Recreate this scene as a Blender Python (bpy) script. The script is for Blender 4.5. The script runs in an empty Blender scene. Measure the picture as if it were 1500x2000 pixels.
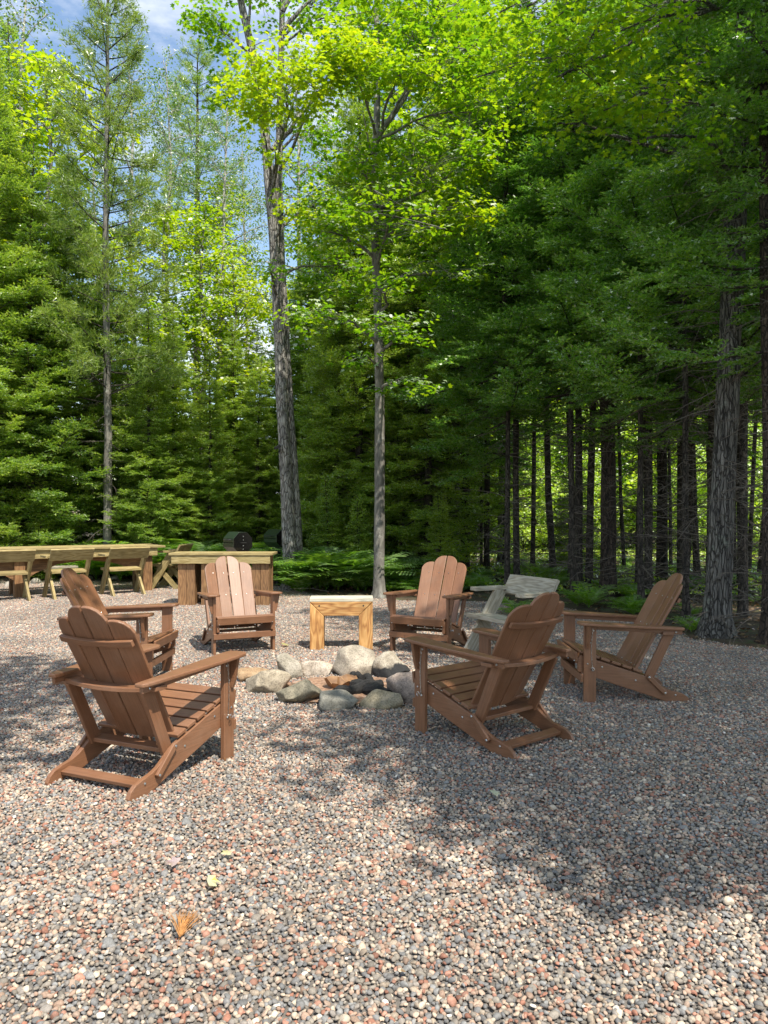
import bpy, math, random
import numpy as np
from mathutils import Vector, Matrix, noise
R = math.radians
random.seed(7)
rng = np.random.default_rng(7)
sc = bpy.context.scene
COL = sc.collection

# ------------------------------------------------------------------ camera, sky, sun, exposure
F = 1480.0; CAMH = 1.45; HOR = 1004.5
cam_d = bpy.data.cameras.new('camera'); cam = bpy.data.objects.new('camera', cam_d); COL.objects.link(cam)
cam.location = (0, 0, CAMH); cam.rotation_euler = (R(90)+math.atan(4.5/F), 0, 0)
cam_d.sensor_fit = 'VERTICAL'; cam_d.sensor_height = 36; cam_d.sensor_width = 27; cam_d.lens = 36*F/2000
cam_d.clip_end = 1000; cam_d.clip_start = 0.05
sc.camera = cam
SUN_EL = 59.0
SUN_H = Vector((0.50, -0.866, 0)).normalized()          # horizontal direction towards the sun
S = Vector((SUN_H.x*math.cos(R(SUN_EL)), SUN_H.y*math.cos(R(SUN_EL)), math.sin(R(SUN_EL))))
sun_d = bpy.data.lights.new('sun', 'SUN'); sun = bpy.data.objects.new('sun', sun_d); COL.objects.link(sun)
sun_d.energy = 5.0; sun_d.angle = R(0.53); sun_d.color = (1.0, 0.93, 0.82)
sun.rotation_euler = (-S).to_track_quat('-Z', 'Y').to_euler(); sun.location = S*40
w = bpy.data.worlds.new("World"); sc.world = w; w.use_nodes = True
wt = w.node_tree; wn, wl = wt.nodes, wt.links
for n in list(wn): wn.remove(n)
wo = wn.new('ShaderNodeOutputWorld'); wb = wn.new('ShaderNodeBackground'); wb.inputs[1].default_value = 0.15
sk = wn.new('ShaderNodeTexSky'); sk.sky_type = 'NISHITA'; sk.sun_disc = False
sk.sun_elevation = R(SUN_EL); sk.sun_rotation = math.atan2(S.x, S.y); sk.dust_density = 0.4; sk.air_density = 1.25; sk.ozone_density = 1.2
tc = wn.new('ShaderNodeTexCoord'); mp = wn.new('ShaderNodeMapping'); mp.inputs['Scale'].default_value = (1.3, 1.3, 3.0); mp.inputs['Location'].default_value = (0.9, 0.55, 0.4)
nz = wn.new('ShaderNodeTexNoise'); nz.inputs['Scale'].default_value = 2.0; nz.inputs['Detail'].default_value = 8; nz.inputs['Roughness'].default_value = 0.58
cr = wn.new('ShaderNodeValToRGB'); cr.color_ramp.elements[0].position = 0.46; cr.color_ramp.elements[1].position = 0.60
mx = wn.new('ShaderNodeMix'); mx.data_type = 'RGBA'; mx.inputs[7].default_value = (5.6, 5.8, 6.1, 1)
wl.new(tc.outputs['Generated'], mp.inputs[0]); wl.new(mp.outputs[0], nz.inputs[0]); wl.new(nz.outputs[0], cr.inputs[0])
wl.new(cr.outputs[0], mx.inputs[0]); wl.new(sk.outputs[0], mx.inputs[6]); wl.new(mx.outputs[2], wb.inputs[0]); wl.new(wb.outputs[0], wo.inputs[0])
sc.view_settings.view_transform = 'Standard'; sc.view_settings.look = 'None'; sc.view_settings.gamma = 1
sc.view_settings.exposure = 0.62
sc.render.engine = 'CYCLES'
sc.cycles.max_bounces = 8; sc.cycles.diffuse_bounces = 4; sc.cycles.transmission_bounces = 5; sc.cycles.transparent_max_bounces = 8
sc.cycles.use_denoising = True

def P(u, v):                      # ground point seen at a pixel of the photograph
    z = F*CAMH/(v-HOR); return ((u-750)/F*z, z)
def AT(u, v, z):                  # point at depth z
    return Vector(((u-750)/F*z, z, CAMH+(HOR-v)/F*z))

# ------------------------------------------------------------------ helpers
def tag(o, label=None, cat=None, group=None, kind=None):
    if label: o['label'] = label
    if cat: o['category'] = cat
    if group: o['group'] = group
    if kind: o['kind'] = kind
    return o
def link(name, me, mat=None, parent=None, bevel=0, smooth=False):
    o = bpy.data.objects.new(name, me); COL.objects.link(o)
    if mat and not me.materials: me.materials.append(mat)
    if parent: o.parent = parent
    if bevel:
        b = o.modifiers.new('bevel', 'BEVEL'); b.width = bevel; b.segments = 2; b.limit_method = 'ANGLE'; b.angle_limit = R(35); b.harden_normals = False
    if smooth: me.polygons.foreach_set('use_smooth', [True]*len(me.polygons))
    return o
def empty(name, loc=(0, 0, 0), rz=0):
    o = bpy.data.objects.new(name, None); COL.objects.link(o); o.location = loc; o.rotation_euler = (0, 0, rz); o.empty_display_size = 0.1
    return o
def copy_tree(o, parent=None):
    c = o.copy(); COL.objects.link(c); c.parent = parent
    for ch in list(o.children): copy_tree(ch, c)
    return c
def arr_mesh(name, V, Fc, mat=None, smooth=False, uv=None):
    """V (n,3); Fc (m,k) faces of equal size."""
    V = np.asarray(V, dtype=np.float32); Fc = np.asarray(Fc, dtype=np.int32)
    me = bpy.data.meshes.new(name); m, k = Fc.shape
    me.vertices.add(len(V)); me.vertices.foreach_set('co', V.ravel())
    me.loops.add(m*k); me.loops.foreach_set('vertex_index', Fc.ravel())
    me.polygons.add(m); me.polygons.foreach_set('loop_start', np.arange(0, m*k, k, dtype=np.int32)); me.polygons.foreach_set('loop_total', np.full(m, k, dtype=np.int32))
    if smooth: me.polygons.foreach_set('use_smooth', np.ones(m, dtype=bool))
    if mat: me.materials.append(mat)
    me.update(calc_edges=True)
    return me
class MB:
    """collects boards and prisms with lengthwise uv into one mesh"""
    def __init__(s): s.v = []; s.f = []; s.uv = []
    def prism(s, poly, t, M, off=None):
        """poly: list of 2-D points (a,b) ccw; extruded by t centred along c; M maps (a,b,c)."""
        n = len(poly); b = len(s.v)
        for c in (-t/2, t/2):
            for p in poly: s.v.append(M @ Vector((p[0], p[1], c)))
        o = random.random()*7
        f1 = [b+i for i in reversed(range(n))]; s.f.append(f1); s.uv.append([(poly[i][0]+o, poly[i][1]+o) for i in reversed(range(n))])
        s.f.append([b+n+i for i in range(n)]); s.uv.append([(poly[i][0]+o, poly[i][1]+o+.3) for i in range(n)])
        for i in range(n):
            j = (i+1) % n; s.f.append([b+i, b+j, b+n+j, b+n+i])
            s.uv.append([(poly[i][0]+o, poly[i][1]+o-t/2), (poly[j][0]+o, poly[j][1]+o-t/2), (poly[j][0]+o, poly[j][1]+o+t/2), (poly[i][0]+o, poly[i][1]+o+t/2)])
        return s
    def board(s, p0, p1, wdt, t, side=(0, 0, 1)):
        """board from p0 to p1, width along 'side' direction, thickness t across"""
        p0 = Vector(p0); p1 = Vector(p1); a = (p1-p0); L = a.length; a.normalize()
        b = Vector(side); b = (b - a*b.dot(a)).normalized(); c = a.cross(b)
        M = Matrix((a, b, c)).transposed().to_4x4(); M.translation = p0
        return s.prism([(0, -wdt/2), (L, -wdt/2), (L, wdt/2), (0, wdt/2)], t, M)
    def tube(s, pts, rad, seg=8, cap=True):
        b = len(s.v); n = len(pts)
        pts = [Vector(p) for p in pts]
        for i, p in enumerate(pts):
            d = (pts[min(i+1, n-1)]-pts[max(i-1, 0)]).normalized(); x = d.orthogonal().normalized() if i == 0 else (x-d*x.dot(d)).normalized(); y = d.cross(x)
            r = rad[i] if hasattr(rad, '__len__') else rad
            for k in range(seg):
                an = 2*math.pi*k/seg; s.v.append(p+x*r*math.cos(an)+y*r*math.sin(an))
        acc = 0
        for i in range(n-1):
            for k in range(seg):
                k2 = (k+1) % seg; s.f.append([b+i*seg+k, b+i*seg+k2, b+(i+1)*seg+k2, b+(i+1)*seg+k])
                s.uv.append([(acc, k*.02), (acc, k*.02+.02), (acc+.1, k*.02+.02), (acc+.1, k*.02)])
            acc += .1
        if cap:
            s.f.append([b+k for k in reversed(range(seg))]); s.uv.append([(0, 0)]*seg)
            s.f.append([b+(n-1)*seg+k for k in range(seg)]); s.uv.append([(0, 0)]*seg)
        return s
    def mesh(s, name, mat=None, smooth=False):
        me = bpy.data.meshes.new(name); me.from_pydata([tuple(v) for v in s.v], [], s.f)
        ul = me.uv_layers.new(name='UVMap'); flat = [c for f in s.uv for q in f for c in q]; ul.data.foreach_set('uv', flat)
        if mat: me.materials.append(mat)
        if smooth: me.polygons.foreach_set('use_smooth', [True]*len(me.polygons))
        me.update(); return me
    def build(s, name, mat, parent=None, bevel=0, smooth=False):
        return link(name, s.mesh(name, mat, smooth), None, parent, bevel)
PLANE_YZ = Matrix(((0, 0, 1, 0), (1, 0, 0, 0), (0, 1, 0, 0), (0, 0, 0, 1)))    # (a,b,c)->(x=c, y=a, z=b)

# ------------------------------------------------------------------ materials
def newmat(name):
    m = bpy.data.materials.new(name); m.use_nodes = True; nt = m.node_tree
    for n in list(nt.nodes): nt.nodes.remove(n)
    return m, nt, nt.nodes, nt.links
def N(nd, t, **kw):
    n = nd.new('ShaderNode'+t)
    for k, v in kw.items():
        if k in n.inputs.keys() or isinstance(k, int): n.inputs[k].default_value = v
        else: setattr(n, k, v)
    return n
def ramp(nd, cols):
    r = nd.new('ShaderNodeValToRGB'); e = r.color_ramp.elements
    while len(e) < len(cols): e.new(0.5)
    for i, (p, c) in enumerate(cols): e[i].position = p; e[i].color = (*c, 1) if len(c) == 3 else c
    return r
def wood_mat(name, cols, rough=0.6, gscale=(3, 60), bump=0.25, knots=True, plastic=False, ring=9.0):
    m, nt, nd, l = newmat(name)
    out = nd.new('ShaderNodeOutputMaterial'); b = nd.new('ShaderNodeBsdfPrincipled'); l.new(b.outputs[0], out.inputs[0])
    uv = nd.new('ShaderNodeUVMap'); oi = nd.new('ShaderNodeObjectInfo')
    add = nd.new('ShaderNodeVectorMath'); add.operation = 'ADD'; l.new(uv.outputs[0], add.inputs[0])
    sc_ = nd.new('ShaderNodeVectorMath'); sc_.operation = 'SCALE'; sc_.inputs[0].default_value = (17, 23, 9); l.new(oi.outputs['Random'], sc_.inputs['Scale']); l.new(sc_.outputs[0], add.inputs[1])
    mp = nd.new('ShaderNodeMapping'); mp.inputs['Scale'].default_value = (gscale[0], gscale[1], 1); l.new(add.outputs[0], mp.inputs[0])
    n1 = nd.new('ShaderNodeTexNoise'); n1.inputs['Scale'].default_value = 1; n1.inputs['Detail'].default_value = 5; n1.inputs['Distortion'].default_value = 0.6; l.new(mp.outputs[0], n1.inputs[0])
    src = n1.outputs[0]
    if knots:
        mp2 = nd.new('ShaderNodeMapping'); mp2.inputs['Scale'].default_value = (1.2, ring, 1); l.new(add.outputs[0], mp2.inputs[0])
        n2 = nd.new('ShaderNodeTexNoise'); n2.inputs['Scale'].default_value = 1.5; n2.inputs['Detail'].default_value = 2; l.new(mp2.outputs[0], n2.inputs[0])
        ma = nd.new('ShaderNodeMath'); ma.operation = 'MULTIPLY'; ma.inputs[1].default_value = 14; l.new(n2.outputs[0], ma.inputs[0])
        fr = nd.new('ShaderNodeMath'); fr.operation = 'PINGPONG'; fr.inputs[1].default_value = 1; l.new(ma.outputs[0], fr.inputs[0])
        mi = nd.new('ShaderNodeMix'); mi.data_type = 'FLOAT'; mi.inputs[0].default_value = 0.45; l.new(n1.outputs[0], mi.inputs[2]); l.new(fr.outputs[0], mi.inputs[3]); src = mi.outputs[0]
    rp = ramp(nd, cols); l.new(src, rp.inputs[0])
    hv = nd.new('ShaderNodeHueSaturation'); mr = nd.new('ShaderNodeMapRange'); mr.inputs['To Min'].default_value = 0.95 if plastic else 0.84; mr.inputs['To Max'].default_value = 1.05 if plastic else 1.14
    l.new(oi.outputs['Random'], mr.inputs[0]); l.new(mr.outputs[0], hv.inputs['Value']); l.new(rp.outputs[0], hv.inputs['Color'])
    # broad dirt
    tcn = nd.new('ShaderNodeTexCoord'); n3 = nd.new('ShaderNodeTexNoise'); n3.inputs['Scale'].default_value = 6; n3.inputs['Detail'].default_value = 6; l.new(tcn.outputs['Object'], n3.inputs[0])
    mr3 = nd.new('ShaderNodeMapRange'); mr3.inputs['From Min'].default_value = 0.3; mr3.inputs['From Max'].default_value = 0.7; mr3.inputs['To Min'].default_value = 0.88 if plastic else 0.75; mr3.inputs['To Max'].default_value = 1.06; l.new(n3.outputs[0], mr3.inputs[0])
    mm = nd.new('ShaderNodeMix'); mm.data_type = 'RGBA'; mm.blend_type = 'MULTIPLY'; mm.inputs[0].default_value = 1; l.new(hv.outputs[0], mm.inputs[6]); l.new(mr3.outputs[0], mm.inputs[7])
    colo = mm.outputs[2]
    if plastic:
        n4 = nd.new('ShaderNodeTexNoise'); n4.inputs['Scale'].default_value = 3.2; n4.inputs['Detail'].default_value = 9; n4.inputs['Roughness'].default_value = .7; l.new(tcn.outputs['Object'], n4.inputs[0])
        r4 = ramp(nd, [(0.48, (0, 0, 0)), (0.75, (.2, .2, .2))]); l.new(n4.outputs[0], r4.inputs[0])
        m4 = nd.new('ShaderNodeMix'); m4.data_type = 'RGBA'; m4.inputs[7].default_value = (.34, .27, .21, 1); l.new(r4.outputs[0], m4.inputs[0]); l.new(colo, m4.inputs[6]); colo = m4.outputs[2]
    l.new(colo, b.inputs['Base Color'])
    b.inputs['Roughness'].default_value = rough
    bp = nd.new('ShaderNodeBump'); bp.inputs['Strength'].default_value = bump; bp.inputs['Distance'].default_value = 0.003; l.new(n1.outputs[0], bp.inputs['Height']); l.new(bp.outputs[0], b.inputs['Normal'])
    return m
M_HDPE = wood_mat('brown_poly_lumber', [(0.3, (0.175, 0.080, 0.038)), (0.7, (0.25, 0.116, 0.058))], rough=0.45, gscale=(6, 160), bump=0.3, knots=False, plastic=True)
M_TREATED = wood_mat('treated_pine', [(0.2, (0.22, 0.155, 0.05)), (0.55, (0.35, 0.27, 0.115)), (0.85, (0.45, 0.36, 0.175))], rough=0.7, gscale=(3, 70))
M_CEDAR = wood_mat('cedar_timber', [(0.15, (0.28, 0.11, 0.03)), (0.5, (0.55, 0.28, 0.09)), (0.85, (0.70, 0.43, 0.17))], rough=0.6, gscale=(3, 60), ring=6)
M_BROWNW = wood_mat('brown_stained_timber', [(0.2, (0.13, 0.062, 0.025)), (0.6, (0.26, 0.135, 0.055)), (0.9, (0.34, 0.20, 0.09))], rough=0.7, gscale=(3, 60))
M_GREYW = wood_mat('weathered_grey_pine', [(0.15, (0.20, 0.17, 0.12)), (0.5, (0.36, 0.32, 0.24)), (0.85, (0.46, 0.43, 0.35))], rough=0.8, gscale=(3, 80), bump=0.5)
M_PALE = wood_mat('pale_new_board', [(0.2, (0.48, 0.44, 0.33)), (0.8, (0.66, 0.62, 0.50))], rough=0.65, gscale=(3, 80))
def simple(name, col, rough=0.5, metal=0, spec=0.5):
    m, nt, nd, l = newmat(name); out = nd.new('ShaderNodeOutputMaterial'); b = nd.new('ShaderNodeBsdfPrincipled'); l.new(b.outputs[0], out.inputs[0])
    tcn = nd.new('ShaderNodeTexCoord'); n = nd.new('ShaderNodeTexNoise'); n.inputs['Scale'].default_value = 25; n.inputs['Detail'].default_value = 4; l.new(tcn.outputs['Object'], n.inputs[0])
    r = ramp(nd, [(0.3, tuple(c*.8 for c in col)), (0.7, tuple(min(1, c*1.15) for c in col))]); l.new(n.outputs[0], r.inputs[0]); l.new(r.outputs[0], b.inputs['Base Color'])
    b.inputs['Roughness'].default_value = rough; b.inputs['Metallic'].default_value = metal; return m
M_STEEL = simple('zinc_steel', (0.6, 0.6, 0.58), 0.3, 1)
M_BLACK = simple('black_enamel', (0.004, 0.004, 0.004), 0.12)
M_BLACKM = simple('black_matt_metal', (0.02, 0.02, 0.02), 0.5)
M_DGREEN = simple('dark_green_enamel', (0.018, 0.032, 0.02), 0.3)
def bark_mat(name, dark, light, lichen=None, sx=14, sz=2.6, bump=1.0, plates=None):
    m, nt, nd, l = newmat(name); out = nd.new('ShaderNodeOutputMaterial'); b = nd.new('ShaderNodeBsdfPrincipled'); l.new(b.outputs[0], out.inputs[0])
    tcn = nd.new('ShaderNodeTexCoord'); mp = nd.new('ShaderNodeMapping'); mp.inputs['Scale'].default_value = (sx, sx, sz); l.new(tcn.outputs['Object'], mp.inputs[0])
    n = nd.new('ShaderNodeTexNoise'); n.inputs['Scale'].default_value = 1; n.inputs['Detail'].default_value = 8; n.inputs['Roughness'].default_value = 0.62; n.inputs['Distortion'].default_value = 0.7; l.new(mp.outputs[0], n.inputs[0])
    r = ramp(nd, [(0.33, dark), (0.52, tuple((a+c)/2 for a, c in zip(dark, light))), (0.68, light)]); l.new(n.outputs[0], r.inputs[0])
    col = r.outputs[0]
    if lichen:
        n2 = nd.new('ShaderNodeTexNoise'); n2.inputs['Scale'].default_value = 4.5; n2.inputs['Detail'].default_value = 7; n2.inputs['Roughness'].default_value = 0.7; l.new(tcn.outputs['Object'], n2.inputs[0])
        r2 = ramp(nd, [(0.56, (0, 0, 0)), (0.66, (.8, .8, .8))]); l.new(n2.outputs[0], r2.inputs[0])
        mm = nd.new('ShaderNodeMix'); mm.data_type = 'RGBA'; mm.inputs[7].default_value = (*lichen, 1); l.new(r2.outputs[0], mm.inputs[0]); l.new(col, mm.inputs[6]); col = mm.outputs[2]
    l.new(col, b.inputs['Base Color']); b.inputs['Roughness'].default_value = 0.92
    hsrc = n.outputs[0]
    if plates:
        vm = nd.new('ShaderNodeMapping'); vm.inputs['Scale'].default_value = (plates[0], plates[0], plates[1]); 
        nv_ = nd.new('ShaderNodeTexNoise'); nv_.inputs['Scale'].default_value = 9; nv_.inputs['Detail'].default_value = 3; l.new(tcn.outputs['Object'], nv_.inputs[0])
        av = nd.new('ShaderNodeVectorMath'); av.operation = 'MULTIPLY_ADD'; av.inputs[1].default_value = (.05, .05, .12); l.new(nv_.outputs['Color'], av.inputs[0]); l.new(tcn.outputs['Object'], av.inputs[2]); l.new(av.outputs[0], vm.inputs[0])
        vo = nd.new('ShaderNodeTexVoronoi'); vo.feature = 'DISTANCE_TO_EDGE'; vo.inputs['Scale'].default_value = 1; l.new(vm.outputs[0], vo.inputs['Vector'])
        cr2 = ramp(nd, [(0.0, (.34, .32, .30)), (0.12, (1, 1, 1))]); l.new(vo.outputs['Distance'], cr2.inputs[0])
        mc = nd.new('ShaderNodeMix'); mc.data_type = 'RGBA'; mc.blend_type = 'MULTIPLY'; mc.inputs[0].default_value = 1; l.new(col, mc.inputs[6]); l.new(cr2.outputs[0], mc.inputs[7]); l.new(mc.outputs[2], b.inputs['Base Color'])
        hm = nd.new('ShaderNodeMath'); hm.operation = 'MULTIPLY_ADD'; hm.inputs[1].default_value = .5; l.new(n.outputs[0], hm.inputs[0]); l.new(cr2.outputs[0], hm.inputs[2]); hsrc = hm.outputs[0]
    bp = nd.new('ShaderNodeBump'); bp.inputs['Strength'].default_value = bump; bp.inputs['Distance'].default_value = 0.03; l.new(hsrc, bp.inputs['Height']); l.new(bp.outputs[0], b.inputs['Normal'])
    return m
M_BARK = bark_mat('maple_bark', (0.10, 0.094, 0.085), (0.42, 0.40, 0.355), lichen=(0.36, 0.36, 0.32), sx=11, sz=3.5, plates=(26, 5))
M_BARKS = bark_mat('smooth_grey_bark', (0.07, 0.065, 0.055), (0.25, 0.235, 0.20), lichen=(0.34, 0.34, 0.30), sx=9, sz=5, bump=0.5)
M_BARKD = bark_mat('dark_conifer_bark', (0.018, 0.015, 0.012), (0.115, 0.095, 0.075), lichen=(0.10, 0.10, 0.08), sx=18, sz=6, plates=(30, 11))
M_BARKR = bark_mat('brown_flaking_bark', (0.02, 0.014, 0.010), (0.11, 0.08, 0.058), sx=16, sz=2.2, bump=1.2, plates=(34, 9))
M_BARKV = bark_mat('ridged_dark_grey_bark', (0.04, 0.037, 0.033), (0.24, 0.225, 0.20), lichen=(0.25, 0.27, 0.22), sx=22, sz=2.0, bump=1.3, plates=(30, 4))
M_BIRCH = bark_mat('pale_birch_bark', (0.16, 0.15, 0.13), (0.55, 0.53, 0.48), sx=3, sz=14, bump=0.3)
M_TWIG = simple('dead_grey_twig', (0.13, 0.11, 0.09), 0.9)
def leaf_mat(name, c0, c1, c2, trans=0.5, tcol=None, gloss=0.12, rough=0.45, nscale=0.35):
    m, nt, nd, l = newmat(name); out = nd.new('ShaderNodeOutputMaterial')
    g = nd.new('ShaderNodeNewGeometry'); oi = nd.new('ShaderNodeObjectInfo'); tcn = nd.new('ShaderNodeTexCoord')
    n = nd.new('ShaderNodeTexNoise'); n.inputs['Scale'].default_value = nscale; n.inputs['Detail'].default_value = 2; l.new(tcn.outputs['Object'], n.inputs[0])
    a = nd.new('ShaderNodeMath'); a.operation = 'MULTIPLY_ADD'; a.inputs[1].default_value = 0.62; l.new(g.outputs['Random Per Island'], a.inputs[0])
    s1 = nd.new('ShaderNodeMath'); s1.operation = 'MULTIPLY_ADD'; s1.inputs[1].default_value = 0.9; s1.inputs[2].default_value = -0.36; l.new(n.outputs[0], s1.inputs[0]); 
    s2 = nd.new('ShaderNodeMath'); s2.operation = 'MULTIPLY_ADD'; s2.inputs[1].default_value = 0.25; l.new(oi.outputs['Random'], s2.inputs[0]); l.new(s1.outputs[0], s2.inputs[2]); l.new(s2.outputs[0], a.inputs[2])
    r = ramp(nd, [(0.1, c0), (0.5, c1), (0.9, c2)]); l.new(a.outputs[0], r.inputs[0])
    d = nd.new('ShaderNodeBsdfDiffuse'); l.new(r.outputs[0], d.inputs[0])
    t = nd.new('ShaderNodeBsdfTranslucent')
    mu = nd.new('ShaderNodeMix'); mu.data_type = 'RGBA'; mu.blend_type = 'MULTIPLY'; mu.inputs[0].default_value = 1; mu.inputs[7].default_value = (*(tcol or (2.0, 2.0, 0.8)), 1); l.new(r.outputs[0], mu.inputs[6]); l.new(mu.outputs[2], t.inputs[0])
    mi = nd.new('ShaderNodeMixShader'); mi.inputs[0].default_value = trans; l.new(d.outputs[0], mi.inputs[1]); l.new(t.outputs[0], mi.inputs[2])
    gl = nd.new('ShaderNodeBsdfGlossy'); gl.inputs['Roughness'].default_value = rough; gl.inputs[0].default_value = (1, 1, 1, 1)
    fr = nd.new('ShaderNodeFresnel'); fr.inputs[0].default_value = 1.35
    fm = nd.new('ShaderNodeMath'); fm.operation = 'MULTIPLY'; fm.inputs[1].default_value = gloss*5; l.new(fr.outputs[0], fm.inputs[0])
    m2 = nd.new('ShaderNodeMixShader'); l.new(fm.outputs[0], m2.inputs[0]); l.new(mi.outputs[0], m2.inputs[1]); l.new(gl.outputs[0], m2.inputs[2])
    l.new(m2.outputs[0], out.inputs[0]); return m
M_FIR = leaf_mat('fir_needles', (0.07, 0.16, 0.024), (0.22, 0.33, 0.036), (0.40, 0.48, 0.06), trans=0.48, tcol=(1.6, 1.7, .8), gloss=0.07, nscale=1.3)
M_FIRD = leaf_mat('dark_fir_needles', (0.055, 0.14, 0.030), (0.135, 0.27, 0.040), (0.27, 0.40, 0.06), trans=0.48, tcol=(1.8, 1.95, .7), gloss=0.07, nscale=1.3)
M_PINE = leaf_mat('pine_needles', (0.12, 0.21, 0.04), (0.24, 0.34, 0.055), (0.36, 0.42, 0.08), trans=0.35, tcol=(1.4, 1.5, .8), gloss=0.06)
M_MAPLE = leaf_mat('maple_leaves', (0.05, 0.14, 0.012), (0.11, 0.22, 0.014), (0.20, 0.29, 0.014), trans=0.55, tcol=(2.6, 2.4, .6), gloss=0.05, rough=.55)
M_MAPLEY = leaf_mat('fresh_maple_leaves', (0.11, 0.225, 0.014), (0.215, 0.325, 0.014), (0.32, 0.385, 0.017), trans=0.52, tcol=(2.15, 2.05, .6), gloss=0.05, rough=.55)
M_ASPEN = leaf_mat('aspen_leaves', (0.06, 0.12, 0.05), (0.11, 0.19, 0.06), (0.18, 0.26, 0.10), trans=0.45, gloss=0.04, rough=.6)
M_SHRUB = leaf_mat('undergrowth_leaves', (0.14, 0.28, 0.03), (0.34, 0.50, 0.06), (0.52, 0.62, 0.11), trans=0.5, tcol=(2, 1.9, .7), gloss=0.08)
M_FERN = leaf_mat('fern_leaves', (0.08, 0.20, 0.025), (0.15, 0.30, 0.035), (0.24, 0.38, 0.045), trans=0.5, tcol=(1.9, 1.8, .7), gloss=0.06)
M_DRYLEAF = leaf_mat('dry_leaf_litter', (0.09, 0.045, 0.02), (0.17, 0.09, 0.04), (0.27, 0.17, 0.08), trans=0.2, tcol=(1, 1, 1), gloss=0.03)
def gravel_mat():
    m, nt, nd, l = newmat('gravel_pebbles'); out = nd.new('ShaderNodeOutputMaterial'); b = nd.new('ShaderNodeBsdfPrincipled'); l.new(b.outputs[0], out.inputs[0])
    g = nd.new('ShaderNodeNewGeometry')
    r = ramp(nd, [(0.0, (0.165, 0.16, 0.155)), (0.14, (0.225, 0.20, 0.17)), (0.32, (0.31, 0.225, 0.175)), (0.42, (0.215, 0.212, 0.205)), (0.52, (0.38, 0.315, 0.25)), (0.64, (0.26, 0.14, 0.105)), (0.70, (0.42, 0.32, 0.255)), (0.79, (0.25, 0.225, 0.20)), (0.89, (0.45, 0.385, 0.31)), (0.945, (0.34, 0.20, 0.155)), (0.99, (0.55, 0.51, 0.45))])
    r.color_ramp.interpolation = 'CONSTANT'; l.new(g.outputs['Random Per Island'], r.inputs[0])
    wn_ = nd.new('ShaderNodeTexWhiteNoise'); wn_.noise_dimensions = '1D'; l.new(g.outputs['Random Per Island'], wn_.inputs['W'])
    mr = nd.new('ShaderNodeMapRange'); mr.inputs['To Min'].default_value = 0.70; mr.inputs['To Max'].default_value = 1.32; l.new(wn_.outputs['Value'], mr.inputs[0])
    tcn = nd.new('ShaderNodeTexCoord'); n = nd.new('ShaderNodeTexNoise'); n.inputs['Scale'].default_value = 190; n.inputs['Detail'].default_value = 3; l.new(tcn.outputs['Object'], n.inputs[0])
    mr2 = nd.new('ShaderNodeMapRange'); mr2.inputs['From Min'].default_value = .3; mr2.inputs['From Max'].default_value = .7; mr2.inputs['To Min'].default_value = 0.8; mr2.inputs['To Max'].default_value = 1.2; l.new(n.outputs[0], mr2.inputs[0])
    # broad patches of dustier and darker stone across the yard
    n2 = nd.new('ShaderNodeTexNoise'); n2.inputs['Scale'].default_value = 0.9; n2.inputs['Detail'].default_value = 5; l.new(g.outputs['Position'], n2.inputs[0])
    mr4 = nd.new('ShaderNodeMapRange'); mr4.inputs['From Min'].default_value = .35; mr4.inputs['From Max'].default_value = .65; mr4.inputs['To Min'].default_value = 0.8; mr4.inputs['To Max'].default_value = 1.1; l.new(n2.outputs[0], mr4.inputs[0])
    m1 = nd.new('ShaderNodeMath'); m1.operation = 'MULTIPLY'; l.new(mr.outputs[0], m1.inputs[0]); l.new(mr2.outputs[0], m1.inputs[1])
    m3 = nd.new('ShaderNodeMath'); m3.operation = 'MULTIPLY'; l.new(m1.outputs[0], m3.inputs[0]); l.new(mr4.outputs[0], m3.inputs[1])
    hs = nd.new('ShaderNodeHueSaturation'); hs.inputs['Saturation'].default_value = 1.18; l.new(r.outputs[0], hs.inputs['Color']); l.new(m3.outputs[0], hs.inputs['Value']); l.new(hs.outputs[0], b.inputs['Base Color'])
    b.inputs['Roughness'].default_value = 0.75; return m
M_GRAVEL = gravel_mat()
def ground_mat(name, cols, scale=3.0, bump=0.6, dist=0.05):
    m, nt, nd, l = newmat(name); out = nd.new('ShaderNodeOutputMaterial'); b = nd.new('ShaderNodeBsdfPrincipled'); l.new(b.outputs[0], out.inputs[0])
    g = nd.new('ShaderNodeNewGeometry'); n = nd.new('ShaderNodeTexNoise'); n.inputs['Scale'].default_value = scale; n.inputs['Detail'].default_value = 12; n.inputs['Roughness'].default_value = 0.72; l.new(g.outputs['Position'], n.inputs[0])
    r = ramp(nd, cols); l.new(n.outputs[0], r.inputs[0]); l.new(r.outputs[0], b.inputs['Base Color']); b.inputs['Roughness'].default_value = 0.95
    bp = nd.new('ShaderNodeBump'); bp.inputs['Strength'].default_value = bump; bp.inputs['Distance'].default_value = dist; l.new(n.outputs[0], bp.inputs['Height']); l.new(bp.outputs[0], b.inputs['Normal']); return m
M_FLOOR = ground_mat('forest_floor_duff', [(0.35, (0.022, 0.016, 0.010)), (0.5, (0.065, 0.045, 0.025)), (0.6, (0.05, 0.07, 0.02)), (0.72, (0.13, 0.09, 0.05))])
M_GBASE = ground_mat('gravel_bed', [(0.35, (0.10, 0.09, 0.08)), (0.65, (0.20, 0.18, 0.16))], scale=60, dist=0.01)
M_ASH = ground_mat('ash_and_sand', [(0.35, (0.10, 0.07, 0.05)), (0.5, (0.30, 0.17, 0.10)), (0.65, (0.42, 0.33, 0.26))], scale=14, dist=0.02)
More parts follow.
